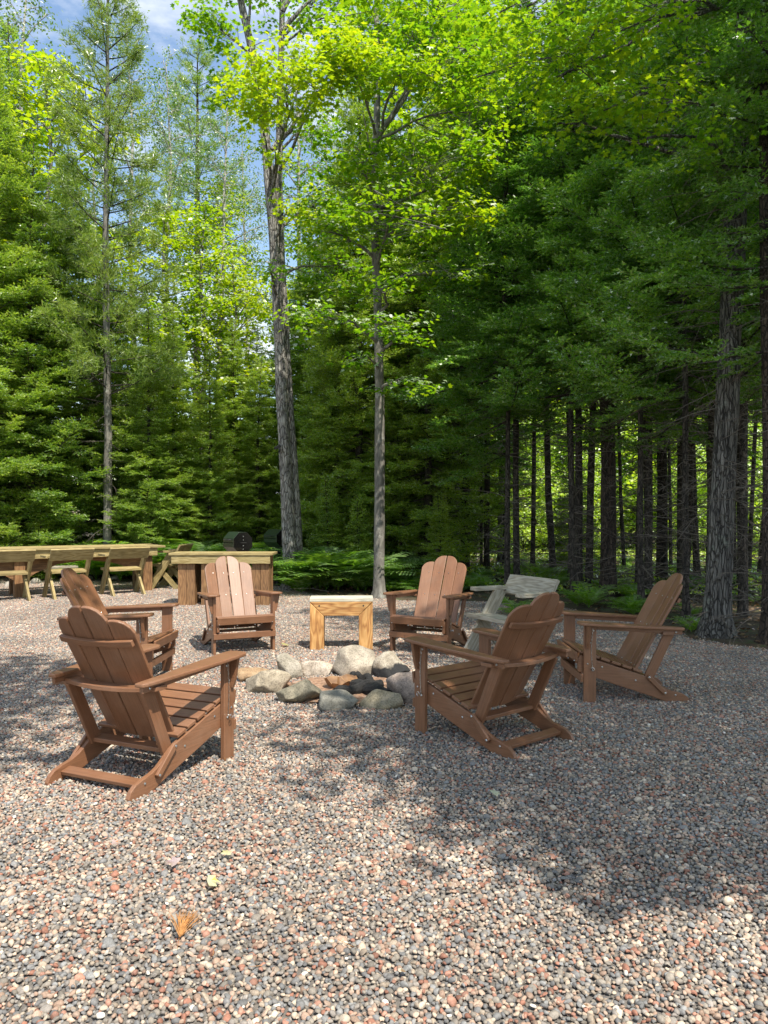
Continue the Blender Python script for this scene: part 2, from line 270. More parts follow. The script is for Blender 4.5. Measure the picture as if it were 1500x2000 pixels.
def stone_mat(name, c0, c1, c2, soot=0.0):
    m, nt, nd, l = newmat(name); out = nd.new('ShaderNodeOutputMaterial'); b = nd.new('ShaderNodeBsdfPrincipled'); l.new(b.outputs[0], out.inputs[0])
    tcn = nd.new('ShaderNodeTexCoord'); n = nd.new('ShaderNodeTexNoise'); n.inputs['Scale'].default_value = 9; n.inputs['Detail'].default_value = 10; n.inputs['Roughness'].default_value = .68; l.new(tcn.outputs['Object'], n.inputs[0])
    c0, c1, c2 = [tuple(a*b for a, b in zip(c, (.98, .92, .85))) for c in (c0, c1, c2)]
    r = ramp(nd, [(0.34, c0), (0.5, c1), (0.64, c2)]); l.new(n.outputs[0], r.inputs[0]); col = r.outputs[0]
    n3 = nd.new('ShaderNodeTexNoise'); n3.inputs['Scale'].default_value = 90; n3.inputs['Detail'].default_value = 3; l.new(tcn.outputs['Object'], n3.inputs[0])
    r3 = ramp(nd, [(0.36, (.45, .45, .45)), (0.5, (1, 1, 1)), (.7, (1.0, 1.0, 1.0))]); l.new(n3.outputs[0], r3.inputs[0])
    m3 = nd.new('ShaderNodeMix'); m3.data_type = 'RGBA'; m3.blend_type = 'MULTIPLY'; m3.inputs[0].default_value = .7; l.new(col, m3.inputs[6]); l.new(r3.outputs[0], m3.inputs[7]); col = m3.outputs[2]
    if soot:
        n2 = nd.new('ShaderNodeTexNoise'); n2.inputs['Scale'].default_value = 7; n2.inputs['Detail'].default_value = 4; l.new(tcn.outputs['Object'], n2.inputs[0])
        sx = nd.new('ShaderNodeSeparateXYZ'); l.new(tcn.outputs['Generated'], sx.inputs[0])
        ad = nd.new('ShaderNodeMath'); ad.operation = 'MULTIPLY_ADD'; ad.inputs[1].default_value = -1.0; ad.inputs[2].default_value = soot; l.new(sx.outputs['Z'], ad.inputs[0])
        a2 = nd.new('ShaderNodeMath'); a2.operation = 'ADD'; l.new(ad.outputs[0], a2.inputs[0]); l.new(n2.outputs[0], a2.inputs[1])
        r2 = ramp(nd, [(0.62, (0, 0, 0)), (0.72, (1, 1, 1))]); l.new(a2.outputs[0], r2.inputs[0])
        mm = nd.new('ShaderNodeMix'); mm.data_type = 'RGBA'; mm.inputs[7].default_value = (.02, .02, .02, 1); l.new(r2.outputs[0], mm.inputs[0]); l.new(col, mm.inputs[6]); col = mm.outputs[2]
    l.new(col, b.inputs['Base Color']); b.inputs['Roughness'].default_value = .85
    bp = nd.new('ShaderNodeBump'); bp.inputs['Strength'].default_value = .9; bp.inputs['Distance'].default_value = .02; l.new(n.outputs[0], bp.inputs['Height']); l.new(bp.outputs[0], b.inputs['Normal']); return m

# ------------------------------------------------------------------ ground
GP = [(-40, -25), (9.5, -25), (6.6, 1), (5.6, 4), (4.9, 6.4), (4.05, 7.9), (3.5, 8.7), (3.2, 10.2), (2.7, 11.6), (1.6, 12.4), (0.4, 12.6), (-0.1, 12.9), (-0.9, 13.3), (-1.5, 14.0), (-2.2, 15.2), (-4.2, 16.0), (-7, 16.3), (-12, 16.4), (-40, 17)]
def sdist(x, y):
    """signed distance to the gravel yard, negative inside"""
    x = np.asarray(x, float); y = np.asarray(y, float); d = np.full(x.shape, 1e9); ins = np.zeros(x.shape, bool); n = len(GP)
    for i in range(n):
        x0, y0 = GP[i]; x1, y1 = GP[(i+1) % n]; ex, ey = x1-x0, y1-y0
        t = np.clip(((x-x0)*ex+(y-y0)*ey)/(ex*ex+ey*ey), 0, 1); d = np.minimum(d, np.hypot(x-x0-t*ex, y-y0-t*ey))
        c = ((y0 > y) != (y1 > y)) & (x < (x1-x0)*(y-y0)/(y1-y0+1e-12)+x0); ins ^= c
    return np.where(ins, -d, d)
def wob(x, y): return .13*np.sin(2.1*x+.7)*np.sin(1.7*y+.3)+.07*np.sin(5.3*x+1.9*y)+.04*np.sin(11*x-7*y)
def floor_z(x, y):
    d = sdist(x, y)+wob(x, y); t = np.clip((d+.25)/.5, 0, 1); t = t*t*(3-2*t)
    h = .05*np.sin(.9*x+.5*y)*np.sin(.7*y-.4*x+1)+.02*np.sin(4.1*x+2*y)*np.sin(3.3*y)
    return -.07+t*(.10+.012*np.sin(9*x)*np.sin(8*y))+t*np.clip(d, 0, 3)/3*(h+.05)
def axis(lo, hi, a, b, fine, coarse):
    return np.unique(np.concatenate([np.arange(lo, a, coarse), np.arange(a, b, fine), np.arange(b, hi+.01, coarse)]))
gx = axis(-120, 120, -13, 10, .12, 4.0); gy = axis(-60, 180, -1, 20, .12, 4.0)
X, Y = np.meshgrid(gx, gy); Zg = floor_z(X, Y)
nx, ny = len(gx), len(gy); idx = np.arange(nx*ny).reshape(ny, nx)
Fq = np.stack([idx[:-1, :-1], idx[:-1, 1:], idx[1:, 1:], idx[1:, :-1]], -1).reshape(-1, 4)
fl = link('forest_floor', arr_mesh('forest_floor', np.stack([X, Y, Zg], -1).reshape(-1, 3), Fq, M_FLOOR, True)); tag(fl, kind='structure')
def fz(x, y): return float(floor_z(np.array([x]), np.array([y]))[0])
# gravel: bed sheet with pebble patches lying on it
gb = MB(); gb.prism([(-14, -8), (10, -8), (10, 18), (-14, 18)], .02, Matrix.Translation((0, 0, -.013)))
gravel = gb.build('gravel', M_GBASE); tag(gravel, 'loose pinkish grey pebble gravel covering the whole yard', 'gravel', kind='stuff')
phi = (1+5**.5)/2
ICO_V = np.array([(-1, phi, 0), (1, phi, 0), (-1, -phi, 0), (1, -phi, 0), (0, -1, phi), (0, 1, phi), (0, -1, -phi), (0, 1, -phi), (phi, 0, -1), (phi, 0, 1), (-phi, 0, -1), (-phi, 0, 1)], float)/math.sqrt(1+phi*phi)
ICO_F = np.array([(0, 11, 5), (0, 5, 1), (0, 1, 7), (0, 7, 10), (0, 10, 11), (1, 5, 9), (5, 11, 4), (11, 10, 2), (10, 7, 6), (7, 1, 8), (3, 9, 4), (3, 4, 2), (3, 2, 6), (3, 6, 8), (3, 8, 9), (4, 9, 5), (2, 4, 11), (6, 2, 10), (8, 6, 7), (9, 8, 1)])
def rot_about(axis_, ang):
    a = axis_/np.linalg.norm(axis_, axis=-1, keepdims=True); c = np.cos(ang)[..., None, None]; s = np.sin(ang)[..., None, None]
    K = np.zeros(a.shape[:-1]+(3, 3)); K[..., 0, 1] = -a[..., 2]; K[..., 0, 2] = a[..., 1]; K[..., 1, 0] = a[..., 2]; K[..., 1, 2] = -a[..., 0]; K[..., 2, 0] = -a[..., 1]; K[..., 2, 1] = a[..., 0]
    return np.eye(3)+s*K+(1-c)*(K@K)
def _subdiv(V, Fc):
    V = [tuple(v) for v in V]; cache = {}; out = []
    def mid(a, b):
        k = (min(a, b), max(a, b))
        if k not in cache: m = (np.array(V[a])+np.array(V[b]))/2; m /= np.linalg.norm(m); cache[k] = len(V); V.append(tuple(m))
        return cache[k]
    for a, b, c in Fc: ab, bc, ca = mid(a, b), mid(b, c), mid(c, a); out += [(a, ab, ca), (b, bc, ab), (c, ca, bc), (ab, bc, ca)]
    return np.array(V), np.array(out)
PV0, PF0 = _subdiv(ICO_V, ICO_F)
PF0 = np.array([f for f in PF0 if PV0[f].mean(0)[2] > -.35])
def pebble_patch(seed, size=1.0, pitch=.0157):
    g = np.random.default_rng(seed); k = int(round(size/pitch)); ii, jj = np.meshgrid(np.arange(k), np.arange(k))
    cx = (ii.ravel()+.5+g.uniform(-.48, .48, k*k))*pitch-size/2; cy = (jj.ravel()+.5+g.uniform(-.48, .48, k*k))*pitch-size/2
    n = k*k; rad = .0082*np.exp(g.normal(0, .27, n)); 
    sc3 = np.stack([np.ones(n), g.uniform(.6, .95, n), g.uniform(.45, .8, n)], -1)*rad[:, None]*1.08
    # angular, river-worn shapes: every pebble is cut by a few planes
    V = np.repeat(PV0[None], n, 0)
    for q in range(5):
        nn = g.normal(size=(n, 1, 3)); nn /= np.linalg.norm(nn, axis=2, keepdims=True); e = np.maximum((V*nn).sum(2, keepdims=True)-g.uniform(.45, .85, (n, 1, 1)), 0); V = V-nn*e*.9
    V = V*sc3[:, None, :]*1.12; keepf = PF0; nv = len(PV0)
    tilt = rot_about(np.stack([g.normal(size=n), g.normal(size=n), np.zeros(n)+1e-6], -1), np.abs(g.normal(0, .42, n))); yaw = rot_about(np.tile([0, 0, 1.], (n, 1)), g.uniform(0, 6.28, n))
    V = np.einsum('nij,nkj->nki', tilt@yaw, V)
    V[..., 0] += cx[:, None]; V[..., 1] += cy[:, None]; V[..., 2] += (g.uniform(-.002, .0075, n)+.002)[:, None]
    Fp = (keepf[None]+(np.arange(n)*nv)[:, None, None]).reshape(-1, 3)
    return arr_mesh('gravel_patch', V.reshape(-1, 3), Fp, M_GRAVEL, True)
PATCH = [pebble_patch(100+i) for i in range(3)]
pi_ = 0
for iy in range(0, 17):
    for ix in range(-11, 8):
        cx, cy = ix+.5, iy+.5
        if cy < 1: continue
        if abs(cx) > 2.6+cy*.58: continue
        d = sdist(np.array([cx-.5, cx+.5, cx-.5, cx+.5]), np.array([cy-.5, cy-.5, cy+.5, cy+.5]))
        if d.min() > .35: continue
        o = bpy.data.objects.new('gravel_patch', PATCH[pi_ % 3] if random.random() < .5 else random.choice(PATCH)); COL.objects.link(o); o.parent = gravel
        o.location = (cx, cy, 0); o.rotation_euler = (0, 0, random.randrange(4)*math.pi/2); pi_ += 1

# ------------------------------------------------------------------ adirondack chairs
BACK0 = Vector((0, -.395, .205)); BACK1 = Vector((0, -.812, .962)); BD = (BACK1-BACK0).normalized(); BLEN = (BACK1-BACK0).length
BN = Vector((1, 0, 0)).cross(BD).normalized()     # points to the front/up? fixed below
if BN.y < 0: BN = -BN
def back_pt(x, s, off=0):   # point on the concave back surface
    return BACK0+BD*s+Vector((x, 0, 0))+BN*(off+.35*x*x)
def make_chair():
    root = empty('adirondack_chair')
    T = .022
    def smoothpoly(pts): return pts
    # side rails
    rail = [(.085, .235), (.085, .335), (.07, .362), (0, .340), (-.20, .277), (-.42, .207), (-.47, .183), (-.52, .148), (-.57, .115), (-.62, .096), (-.68, .084), (-.73, .070), (-.765, .045), (-.78, .015), (-.778, -.012), (-.70, -.012), (-.63, -.004), (-.56, .022), (-.45, .060), (-.2, .138)]
    for s in (-1, 1):
        m = MB(); m.prism(rail[::-1], .026, Matrix.Translation((s*.277, 0, 0)) @ PLANE_YZ); m.build('side_rail', M_HDPE, root, .004)
    # legs
    for s in (-1, 1):
        MB().board((s*.305, 0, -.02), (s*.305, 0, .592), .094, .028, (0, 1, 0)).build('front_leg', M_HDPE, root, .004)
        # bracket under the arm, square to the leg
        M = Matrix(((1, 0, 0, 0), (0, 0, 1, .022), (0, 1, 0, 0), (0, 0, 0, 1)))
        poly = [(s*.320, .42), (s*.333, .415), (s*.348, .46), (s*.372, .592), (s*.320, .592)]
        if s < 0: poly = poly[::-1]
        MB().prism(poly, .024, M).build('arm_bracket', M_HDPE, root, .003)
    # arms
    out = [(.335, .098), (.372, .092), (.388, .07), (.392, .0), (.388, -.14), (.372, -.36), (.350, -.60), (.338, -.70), (.325, -.725), (.275, -.728), (.272, -.70), (.272, -.5), (.262, -.36), (.252, -.2), (.250, -.02), (.252, .06), (.266, .09), (.29, .098)]
    slope = math.atan2(-.036, -.72)
    for s in (-1, 1):
        pl = [(s*x, y) for x, y in out];
        if s > 0: pl = pl[::-1]
        M = Matrix.Translation((0, 0, .603)) @ Matrix.Rotation(math.atan(.05), 4, 'X')
        MB().prism(pl, .022, M).build('armrest', M_HDPE, root, .006)
        MB().board((s*.296, -.05, .575), (s*.303, -.71, .541), .035, .022, (0, 0, 1)).build('arm_rail', M_HDPE, root, .003)
    # seat slats
    n = 6; y0 = .075; pitch = .083
    for i in range(n):
        y = y0-.038-i*pitch; z = .352+.318*y+.012
        hx = .287 if i != 0 else .288
        MB().board((-hx, y, z), (hx, y, z), .073, .020, (0, 1, .318)).build('seat_slat', M_HDPE, root, .004)
    MB().board((-.289, .0975, .346), (.289, .0975, .346), .076, .022, (0, .15, 1)).build('seat_front_board', M_HDPE, root, .005)
    # back slats
    wd = .126; tops = {0: [(0, BLEN), (-.03, BLEN-.001), (-.06, BLEN-.008), (-.088, BLEN-.024), (-.110, BLEN-.050), (-wd, BLEN-.085)], 1: [(0, BLEN-.082), (-.03, BLEN-.083), (-.06, BLEN-.090), (-.088, BLEN-.105), (-.110, BLEN-.130), (-wd, BLEN-.165)]}
    for s in (-1, 1):
        for k in (0, 1):
            inner_b = .004+k*.116; inner_t = .006+k*.134; 
            # local frame along the slat
            p0 = back_pt(s*inner_b, 0); 
            cxm = inner_b+wd/2
            yaw = s*(.07+.16*k)
            a = Vector((s*1, 0, 0)); a = (Matrix.Rotation(-yaw if s > 0 else -yaw, 3, BD) @ a)
            lean = (inner_t-inner_b)/BLEN
            up = (BD+Vector((s*lean, 0, 0))).normalized()
            a = (a-up*a.dot(up)).normalized()
            if a.dot(BN)*1 < 0: 
                a = (a-2*BN*a.dot(BN)); a = (a-up*a.dot(up)).normalized()
            c = up.cross(a)
            bw = wd*.94
            poly = [(0, 0), (0, -bw)]+[(ss, xx) for xx, ss in tops[k][::-1]]   # (along, across) with across negative
            M = Matrix((up, -a, up.cross(-a))).transposed().to_4x4(); M.translation = back_pt(s*inner_b, 0)
            b = MB(); b.prism(poly, .020, M); me = b.mesh('back_slat', M_HDPE)
            import bmesh as _bm
            bm = _bm.new(); bm.from_mesh(me); _bm.ops.recalc_face_normals(bm, faces=bm.faces); bm.to_mesh(me); bm.free()
            link('back_slat', me, None, root, .005)
    def curved(name, s, hw, hgt, th, off, steps=10, flat=False):
        b = MB(); pts = []
        for i in range(steps):
            x0 = -hw+2*hw*i/steps; x1 = -hw+2*hw*(i+1)/steps
            pts.append((x0, x1))
        # a single bent bar: ring sections
        ring = []
        for i in range(steps+1):
            x = -hw+2*hw*i/steps; c = back_pt(x, s, off)
            u = BD if not flat else Vector((0, 0, 1)); v = BN if not flat else Vector((0, 1, 0))
            h2, t2 = (hgt/2, th/2) if not flat else (th/2, hgt/2)
            ring.append([c+u*h2+v*t2, c+u*h2-v*t2, c-u*h2-v*t2, c-u*h2+v*t2])
        base = 0
        for i, r4 in enumerate(ring): b.v += r4
        for i in range(steps):
            for k in range(4):
                k2 = (k+1) % 4; b.f.append([i*4+k, i*4+k2, i*4+4+k2, i*4+4+k]); x = 2*hw*i/steps; x2 = 2*hw*(i+1)/steps
                b.uv.append([(x, k*.03), (x, k*.03+.03), (x2, k*.03+.03), (x2, k*.03)])
        b.f.append([3, 2, 1, 0][::-1]); b.uv.append([(0, 0)]*4); q = steps*4; b.f.append([q+3, q+2, q+1, q]); b.uv.append([(0, 0)]*4)
        me = b.mesh(name, M_HDPE)
        import bmesh as _bm
        bm = _bm.new(); bm.from_mesh(me); _bm.ops.recalc_face_normals(bm, faces=bm.faces); bm.to_mesh(me); bm.free()
        return link(name, me, None, root, .003)
    curved('upper_batten', BLEN-.215, .248, .036, .020, -.021)
    curved('back_rail', .385, .335, .085, .024, -.054, flat=True)
    MB().board((-.263, -.447, .175), (.263, -.447, .175), .085, .024, (0, -1, -.05)).build('lower_rail', M_HDPE, root, .003)
    for s in (-1, 1):
        MB().board((s*.251, -.462, .165), (s*.262, -.628, .527), .072, .024, (0, 1, .4)).build('rear_post', M_HDPE, root, .003)
        MB().board((s*.302, -.452, .205), (s*.302, -.590, .072), .034, .020, (0, 1, 1)).build('folding_strap', M_HDPE, root, .004)
    MB().board((-.263, -.665, .052), (.263, -.665, .052), .062, .022, (0, 1, .25)).build('rear_stretcher', M_HDPE, root, .003)
    MB().board((-.318, .060, .190), (.318, .060, .190), .060, .022, (0, 0, 1)).build('front_crossbar', M_HDPE, root, .003)
    # bolts and screws
    b = MB()
    def bolt(p, d, r=.0065):
        p = Vector(p); d = Vector(d); b.tube([p-d*.002, p+d*.003, p+d*.0055], [r, r, r*.55], 8)
    for s in (-1, 1):
        d = (s, 0, 0)
        for (y, z) in ((.025, .565), (-.025, .55), (.02, .30), (-.02, .25), (.0, .46)): bolt((s*.319, y, z), d)
        for (y, z) in ((-.458, .198), (-.582, .08)): bolt((s*.312, y, z), d, .008)
        for (y, z) in ((-.668, .06), (-.10, .27), (-.36, .17)): bolt((s*.290, y, z), d, .0075)
        bolt((s*.315, -.66, .543), d, .0075)
        for k in (0, 1):
            for ss in (BLEN-.215, .385, .05):
                x = s*(.055+.115*k)*(1 if ss > .2 else .9); p = back_pt(x, ss, .0135); bolt(p, BN, .005)
        bolt((s*.27, .109, .315), (0, 1, 0), .005); bolt((s*.09, .109, .30), (0, 1, 0), .005)
    o = b.build('bolts', M_STEEL, root); o['kind'] = 'stuff'
    # hanging locking chain and pin on each leg
    for s in (-1, 1):
        c = MB(); prev = None
        for i in range(13):
            t = i/12; y = -.018+.010*math.sin(t*3.1); z = .555-.30*t
            cz = z; L = .0125; h = .0035
            ori = i % 2
            pts = []
            for k in range(7):
                an = 2*math.pi*k/6; w_ = h*math.cos(an); v_ = L*math.sin(an)
                pts.append((s*.3235+(w_ if ori else 0), y+(0 if ori else w_), cz+v_))
            c.tube(pts, .0012, 4, False)
        c.tube([(s*.32, -.012, .262), (s*.345, -.012, .262)], .004, 6); c.tube([(s*.345, -.012+.014*math.cos(a), .262+.014*math.sin(a)) for a in np.linspace(0, 6.28, 9)], .0018, 4, False)
        c.build('pin_chain', M_STEEL, root)
    return root
chair = make_chair()
CH = [((-1.213, 4.634), 25.4, 'brown chair nearest on the left, seen from behind, back to the camera in full sun'),
      ((-2.013, 6.676), 92.8, 'brown chair half hidden behind the nearest left chair, turned side-on to face right'),
      ((-1.471, 7.95), 155.3, 'sunlit brown chair facing the camera in front of the heavy timber counter'),
      ((.378, 7.91), -155.2, 'brown chair facing the camera just right of the small timber bench'),
      ((.484, 5.24), -40.7, 'shaded brown chair seen from behind right next to the fire ring stones'),
      ((1.578, 6.143), -90.2, 'rightmost brown chair, seen side-on in the shade facing left')]
CH_OVERRIDE = {}
for i, (p, a, lab) in enumerate(CH):
    c = chair if i == 0 else copy_tree(chair)
    c.location = (p[0], p[1], -.004+.002*(i % 3)); c.rotation_euler = (R(.4*((i*7) % 3-1)), R(.5*((i*5) % 3-1)), -R(a))
    c.scale = (1.03, 1.0, 1.012)
    tag(c, lab, 'chair', 'folding adirondack chairs round the fire ring')

# ------------------------------------------------------------------ small timber bench
def timber_bench():
    r = empty('timber_bench', (-.46, 8.22, -.01), R(2))
    W, H, t, D = .335, .525, .148, .27
    # front and rear frames of mitred timbers (each a mitred U)
    for yy in (-D/2+.045, D/2-.045):
        M = Matrix(((1, 0, 0, 0), (0, 0, 1, yy), (0, 1, 0, 0), (0, 0, 0, 1)))
        g = .0015
        for s in (-1, 1):
            p = [(s*W, -.02), (s*(W-t), -.02), (s*(W-t), H-t-g), (s*W, H-g*3)]
            MMM = M @ Matrix(((0, -1, 0, 0), (1, 0, 0, 0), (0, 0, 1, 0), (0, 0, 0, 1)))
            q = [(z, -x) for x, z in p]
            q = q[::-1] if s > 0 else q
            MB().prism(q, .089, MMM).build('leg', M_CEDAR, r, .004)
        MB().prism([(-W+g*3, H), (-W+t+g, H-t), (W-t-g, H-t), (W-g*3, H)][::1], .089, M).build('beam', M_CEDAR, r, .004)
    for yy in (-.088, 0.003, .094):
        MB().board((-W-.004, yy, H+.021), (W+.004, yy, H+.021), .086, .038, (0, 1, 0)).build('top_board', M_PALE, r, .004)
    b = MB()
    for s in (-1, 1): b.tube([(s*.235, -D/2-.002, H-.04), (s*.235, -D/2+.004, H-.04)], .009, 8)
    b.build('screw', M_BLACKM, r)
    return tag(r, 'small bench of thick mitred honey-coloured timber with a pale board top behind the fire ring', 'bench')
timber_bench()

# ------------------------------------------------------------------ slanted-leg wooden armchairs
def wooden_chair(mat, W=.34, arms=True):
    r = empty('wooden_armchair')
    # y forward. long slanted board: foot in front, top behind
    for s in (-1, 1):
        MB().board((s*(W-.03), .29, -.01), (s*(W-.03), -.165, .70), .135, .038, (0, 1, .5)).build('slanted_upright', mat, r, .003)
        MB().board((s*(W-.072), .13, .425), (s*(W-.072), -.27, -.01), .09, .038, (0, 1, -.9)).build('leg', mat, r, .003)
    MB().board((-W+.10, .02, .435), (W-.10, .02, .435), .0, .0) if False else None
    MB().board((-W+.012, .095, .452), (W-.012, .095, .452), .30, .038, (0, 1, .06)).build('seat', mat, r, .003)
    MB().board((-W-.005, -.272, .745), (W+.005, -.272, .745), .21, .036, (0, -.50, .87)).build('backrest', mat, r, .003)
    if arms:
        for s in (-1, 1): MB().board((s*(W+.004), -.225, .712), (s*(W+.004), .15, .712), .115, .036, (1, 0, 0)).build('armrest', mat, r, .003)
        for s in (-1, 1): pass
    return r
grey = wooden_chair(M_GREYW, .36)
grey.location = (1.20, 7.35, -.01); grey.rotation_euler = (0, 0, R(118)); tag(grey, 'weathered grey wooden armchair with slanted legs between the brown chairs', 'chair')
tw = wooden_chair(M_TREATED, .335)
TWS = [((-4.70, 13.7), 38, 'yellowish wooden chair at the table nearest the timber post, back to the camera'),
       ((-5.50, 13.18), 37, 'yellowish wooden chair at the table, middle one of the three backs in view'),
       ((-6.28, 12.66), 38, 'yellowish wooden chair cut by the left photo edge, third from the timber post'),
       ((-4.22, 14.95), 84, 'greenish wooden chair seen side-on at the end of the long table')]
for i, (p, a, lab) in enumerate(TWS):
    c = tw if i == 0 else copy_tree(tw)
    c.location = (p[0], p[1], -.01); c.rotation_euler = (0, 0, R(a)); c.scale = (1.04, 1.04, 1.04); tag(c, lab, 'chair', 'wooden chairs round the long table')

# ------------------------------------------------------------------ long table
lt = empty('long_table', (-4.15, 14.4, 0), R(33))
x0, x1 = -5.6, 0.0; TH = .84
for k in range(5):
    MB().board((x0, .10+.205*k, TH), (x1, .10+.205*k, TH), .198, .038, (0, 1, 0)).build('top_board', M_TREATED, lt, .004)
for yy in (.06, .94): MB().board((x0+.15, yy, TH-.095), (x1-.14, yy, TH-.095), .145, .038, (0, 0, 1)).build('apron', M_TREATED, lt, .003)
for xx in (x1-.30, x1-2.5, x0+.4):
    for yy in (.20, .80):
        MB().board((xx, yy, -.02), (xx, yy, TH-.17), .17, .17, (0, 1, 0)).build('leg', M_BROWNW, lt, .006)
for xx, q in ((x1-.39, -1), (x1-2.41, 1), (x1-2.59, -1), (x0+.49, 1)):
    pl = [(0, .30), (0, TH-.17), (q*1.0, TH-.17), (q*1.0, TH-.22), (q*.55, TH-.28), (q*.18, .42)]
    if q < 0: pass
    else: pl = pl[::-1]
    MB().prism(pl, .04, Matrix(((1, 0, 0, xx), (0, 0, 1, .20), (0, 1, 0, 0), (0, 0, 0, 1)))).build('curved_brace', M_BROWNW, lt, .003)
tag(lt, 'long treated timber table with heavy brown legs at the left edge of the gravel', 'table')
fb = empty('low_bench', (-4.15, 14.4, 0), R(33))
for yy in (1.45, 1.61): MB().board((-5.2, yy, .42), (-1.3, yy, .42), .145, .038, (0, 1, 0)).build('seat_board', M_GREYW, fb, .003)
for xx in (-5.0, -3.2, -1.5): MB().board((xx, 1.53, -.02), (xx, 1.53, .40), .28, .045, (0, 1, 0)).build('leg', M_TREATED, fb, .003)
tag(fb, 'low grey plank bench along the far side of the long table', 'bench')

# ------------------------------------------------------------------ counter
ct = empty('timber_counter', (0, 0, 0))
cx0, cx1, cyf = -3.40, -1.76, 11.95
for k in range(4):
    MB().board((cx0, cyf+.07+.143*k, .820), (cx1, cyf+.07+.143*k, .820), .139, .036, (0, 1, 0)).build('top_board', M_TREATED, ct, .003)
MB().board((cx0+.04, cyf+.035, .735), (-2.565, cyf+.035, .735), .13, .038, (0, 0, 1)).build('apron', M_TREATED, ct, .003)
MB().board((-2.560, cyf+.035, .735), (cx1-.04, cyf+.035, .735), .13, .038, (0, 0, 1)).build('apron', M_TREATED, ct, .003)
for (xa, xb) in ((cx0+.13, cx0+.40), (cx0+.50, cx0+.62), (cx1-.34, cx1-.06)):
    n = 2 if xb-xa > .2 else 1; wv = (xb-xa)/n
    for yv in (cyf+.10, cyf+.47):
        for q in range(n): MB().board((xa+wv*(q+.5), yv, -.02), (xa+wv*(q+.5), yv, .80), wv-.004, .06, (1, 0, 0)).build('post_board', M_BROWNW, ct, .003)
    MB().board((xa+.03, cyf+.285, -.02), (xa+.03, cyf+.285, .80), .30, .038, (0, 1, 0)).build('post_board', M_BROWNW, ct, .003)
    MB().board((xb-.03, cyf+.285, -.02), (xb-.03, cyf+.285, .80), .30, .038, (0, 1, 0)).build('post_board', M_BROWNW, ct, .003)
tag(ct, 'timber serving counter on thick brown posts left of the double trunk', 'table')

# ------------------------------------------------------------------ octagonal grills
def grill(x, y, lab, rz, gs=.92):
    r = empty('charcoal_grill', (x, y, 0), rz)
    rad = .20
    def octo(rr, z0=1.0): return [(rr*math.cos(R(22.5+45*k)), rr*math.sin(R(22.5+45*k))) for k in range(8)]
    M = Matrix.Translation((0, 0, 1.0)) @ Matrix(((0, 0, 1, 0), (1, 0, 0, 0), (0, 1, 0, 0), (0, 0, 0, 1)))
    # barrel in two halves: lid and bowl
    o8 = octo(rad)
    top = [(rad*.924+.0, .004)]+[p for p in o8 if p[1] > 0]+[(-rad*.924, .004)]
    bot = [(-rad*.924, -.004)]+[p for p in sorted(o8, key=lambda q: math.atan2(q[1], q[0])) if p[1] < 0]+[(rad*.924, -.004)]
    MB().prism(top, .46, M).build('lid', M_DGREEN, r, .004)
    MB().prism(bot, .46, M).build('bowl', M_DGREEN, r, .004)
    for s in (-1, 1):
        MB().prism(octo(rad*.985), .012, Matrix.Translation((s*.237, 0, 0)) @ M).build('end_plate', M_BLACK, r, .002)
        h = MB(); h.tube([(s*.243, -.05, 1.0), (s*.27, -.05, 1.0), (s*.27, .05, 1.0), (s*.243, .05, 1.0)], .006, 6); h.build('latch', M_BLACKM, r)
    b = MB()
    for s in (-1, 1):
        for z in (-.11, -.05, .05, .11): b.tube([(s*.242, 0, 1+z), (s*.25, 0, 1+z)], .009, 8)
    b.build('bolts', M_STEEL, r)['kind'] = 'stuff'
    p = MB(); p.board((0, 0, -.02), (0, 0, .82), .07, .07, (0, 1, 0)); p.board((-.15, 0, .81), (.15, 0, .81), .1, .02, (0, 1, 0)); p.build('post', M_BLACKM, r, .003)
    hd = MB(); hd.tube([(-.12, -.19, 1.05), (-.12, -.235, 1.05), (.12, -.235, 1.05), (.12, -.19, 1.05)], .009, 8); hd.build('handle', M_BLACKM, r)
    r.scale = (gs, gs, .97)
    return tag(r, lab, 'grill', 'black octagonal grills behind the counter')
grill(-2.50, 12.95, 'black octagonal barrel grill above the middle of the timber counter', R(-55))
grill(-2.12, 15.2, 'black octagonal barrel grill partly hidden behind the double grey trunk', R(-50), 1.04)

# ------------------------------------------------------------------ fire ring
import bmesh
def rock_mesh(seed, dims, flat=.0, sub=4):
    bm = bmesh.new(); bmesh.ops.create_icosphere(bm, subdivisions=sub, radius=1)
    g = random.Random(seed); cuts = [(Vector((g.gauss(0, 1), g.gauss(0, 1), g.gauss(.2, .8))).normalized(), g.uniform(.5, .82)) for _ in range(10)]
    off = Vector((g.uniform(0, 50), g.uniform(0, 50), 0))
    for v in bm.verts:
        p = v.co.copy()
        for n, d in cuts:
            e = p.dot(n)-d
            if e > 0: p -= n*e*.93
        p *= 1+.10*noise.noise(p*1.6+off)+.035*noise.noise(p*4.5+off)+.012*noise.noise(p*14+off)
        v.co = Vector((p.x*dims[0], p.y*dims[1], p.z*dims[2]))
    me = bpy.data.meshes.new('rock'); bm.to_mesh(me); bm.free(); me.polygons.foreach_set('use_smooth', [True]*len(me.polygons)); return me
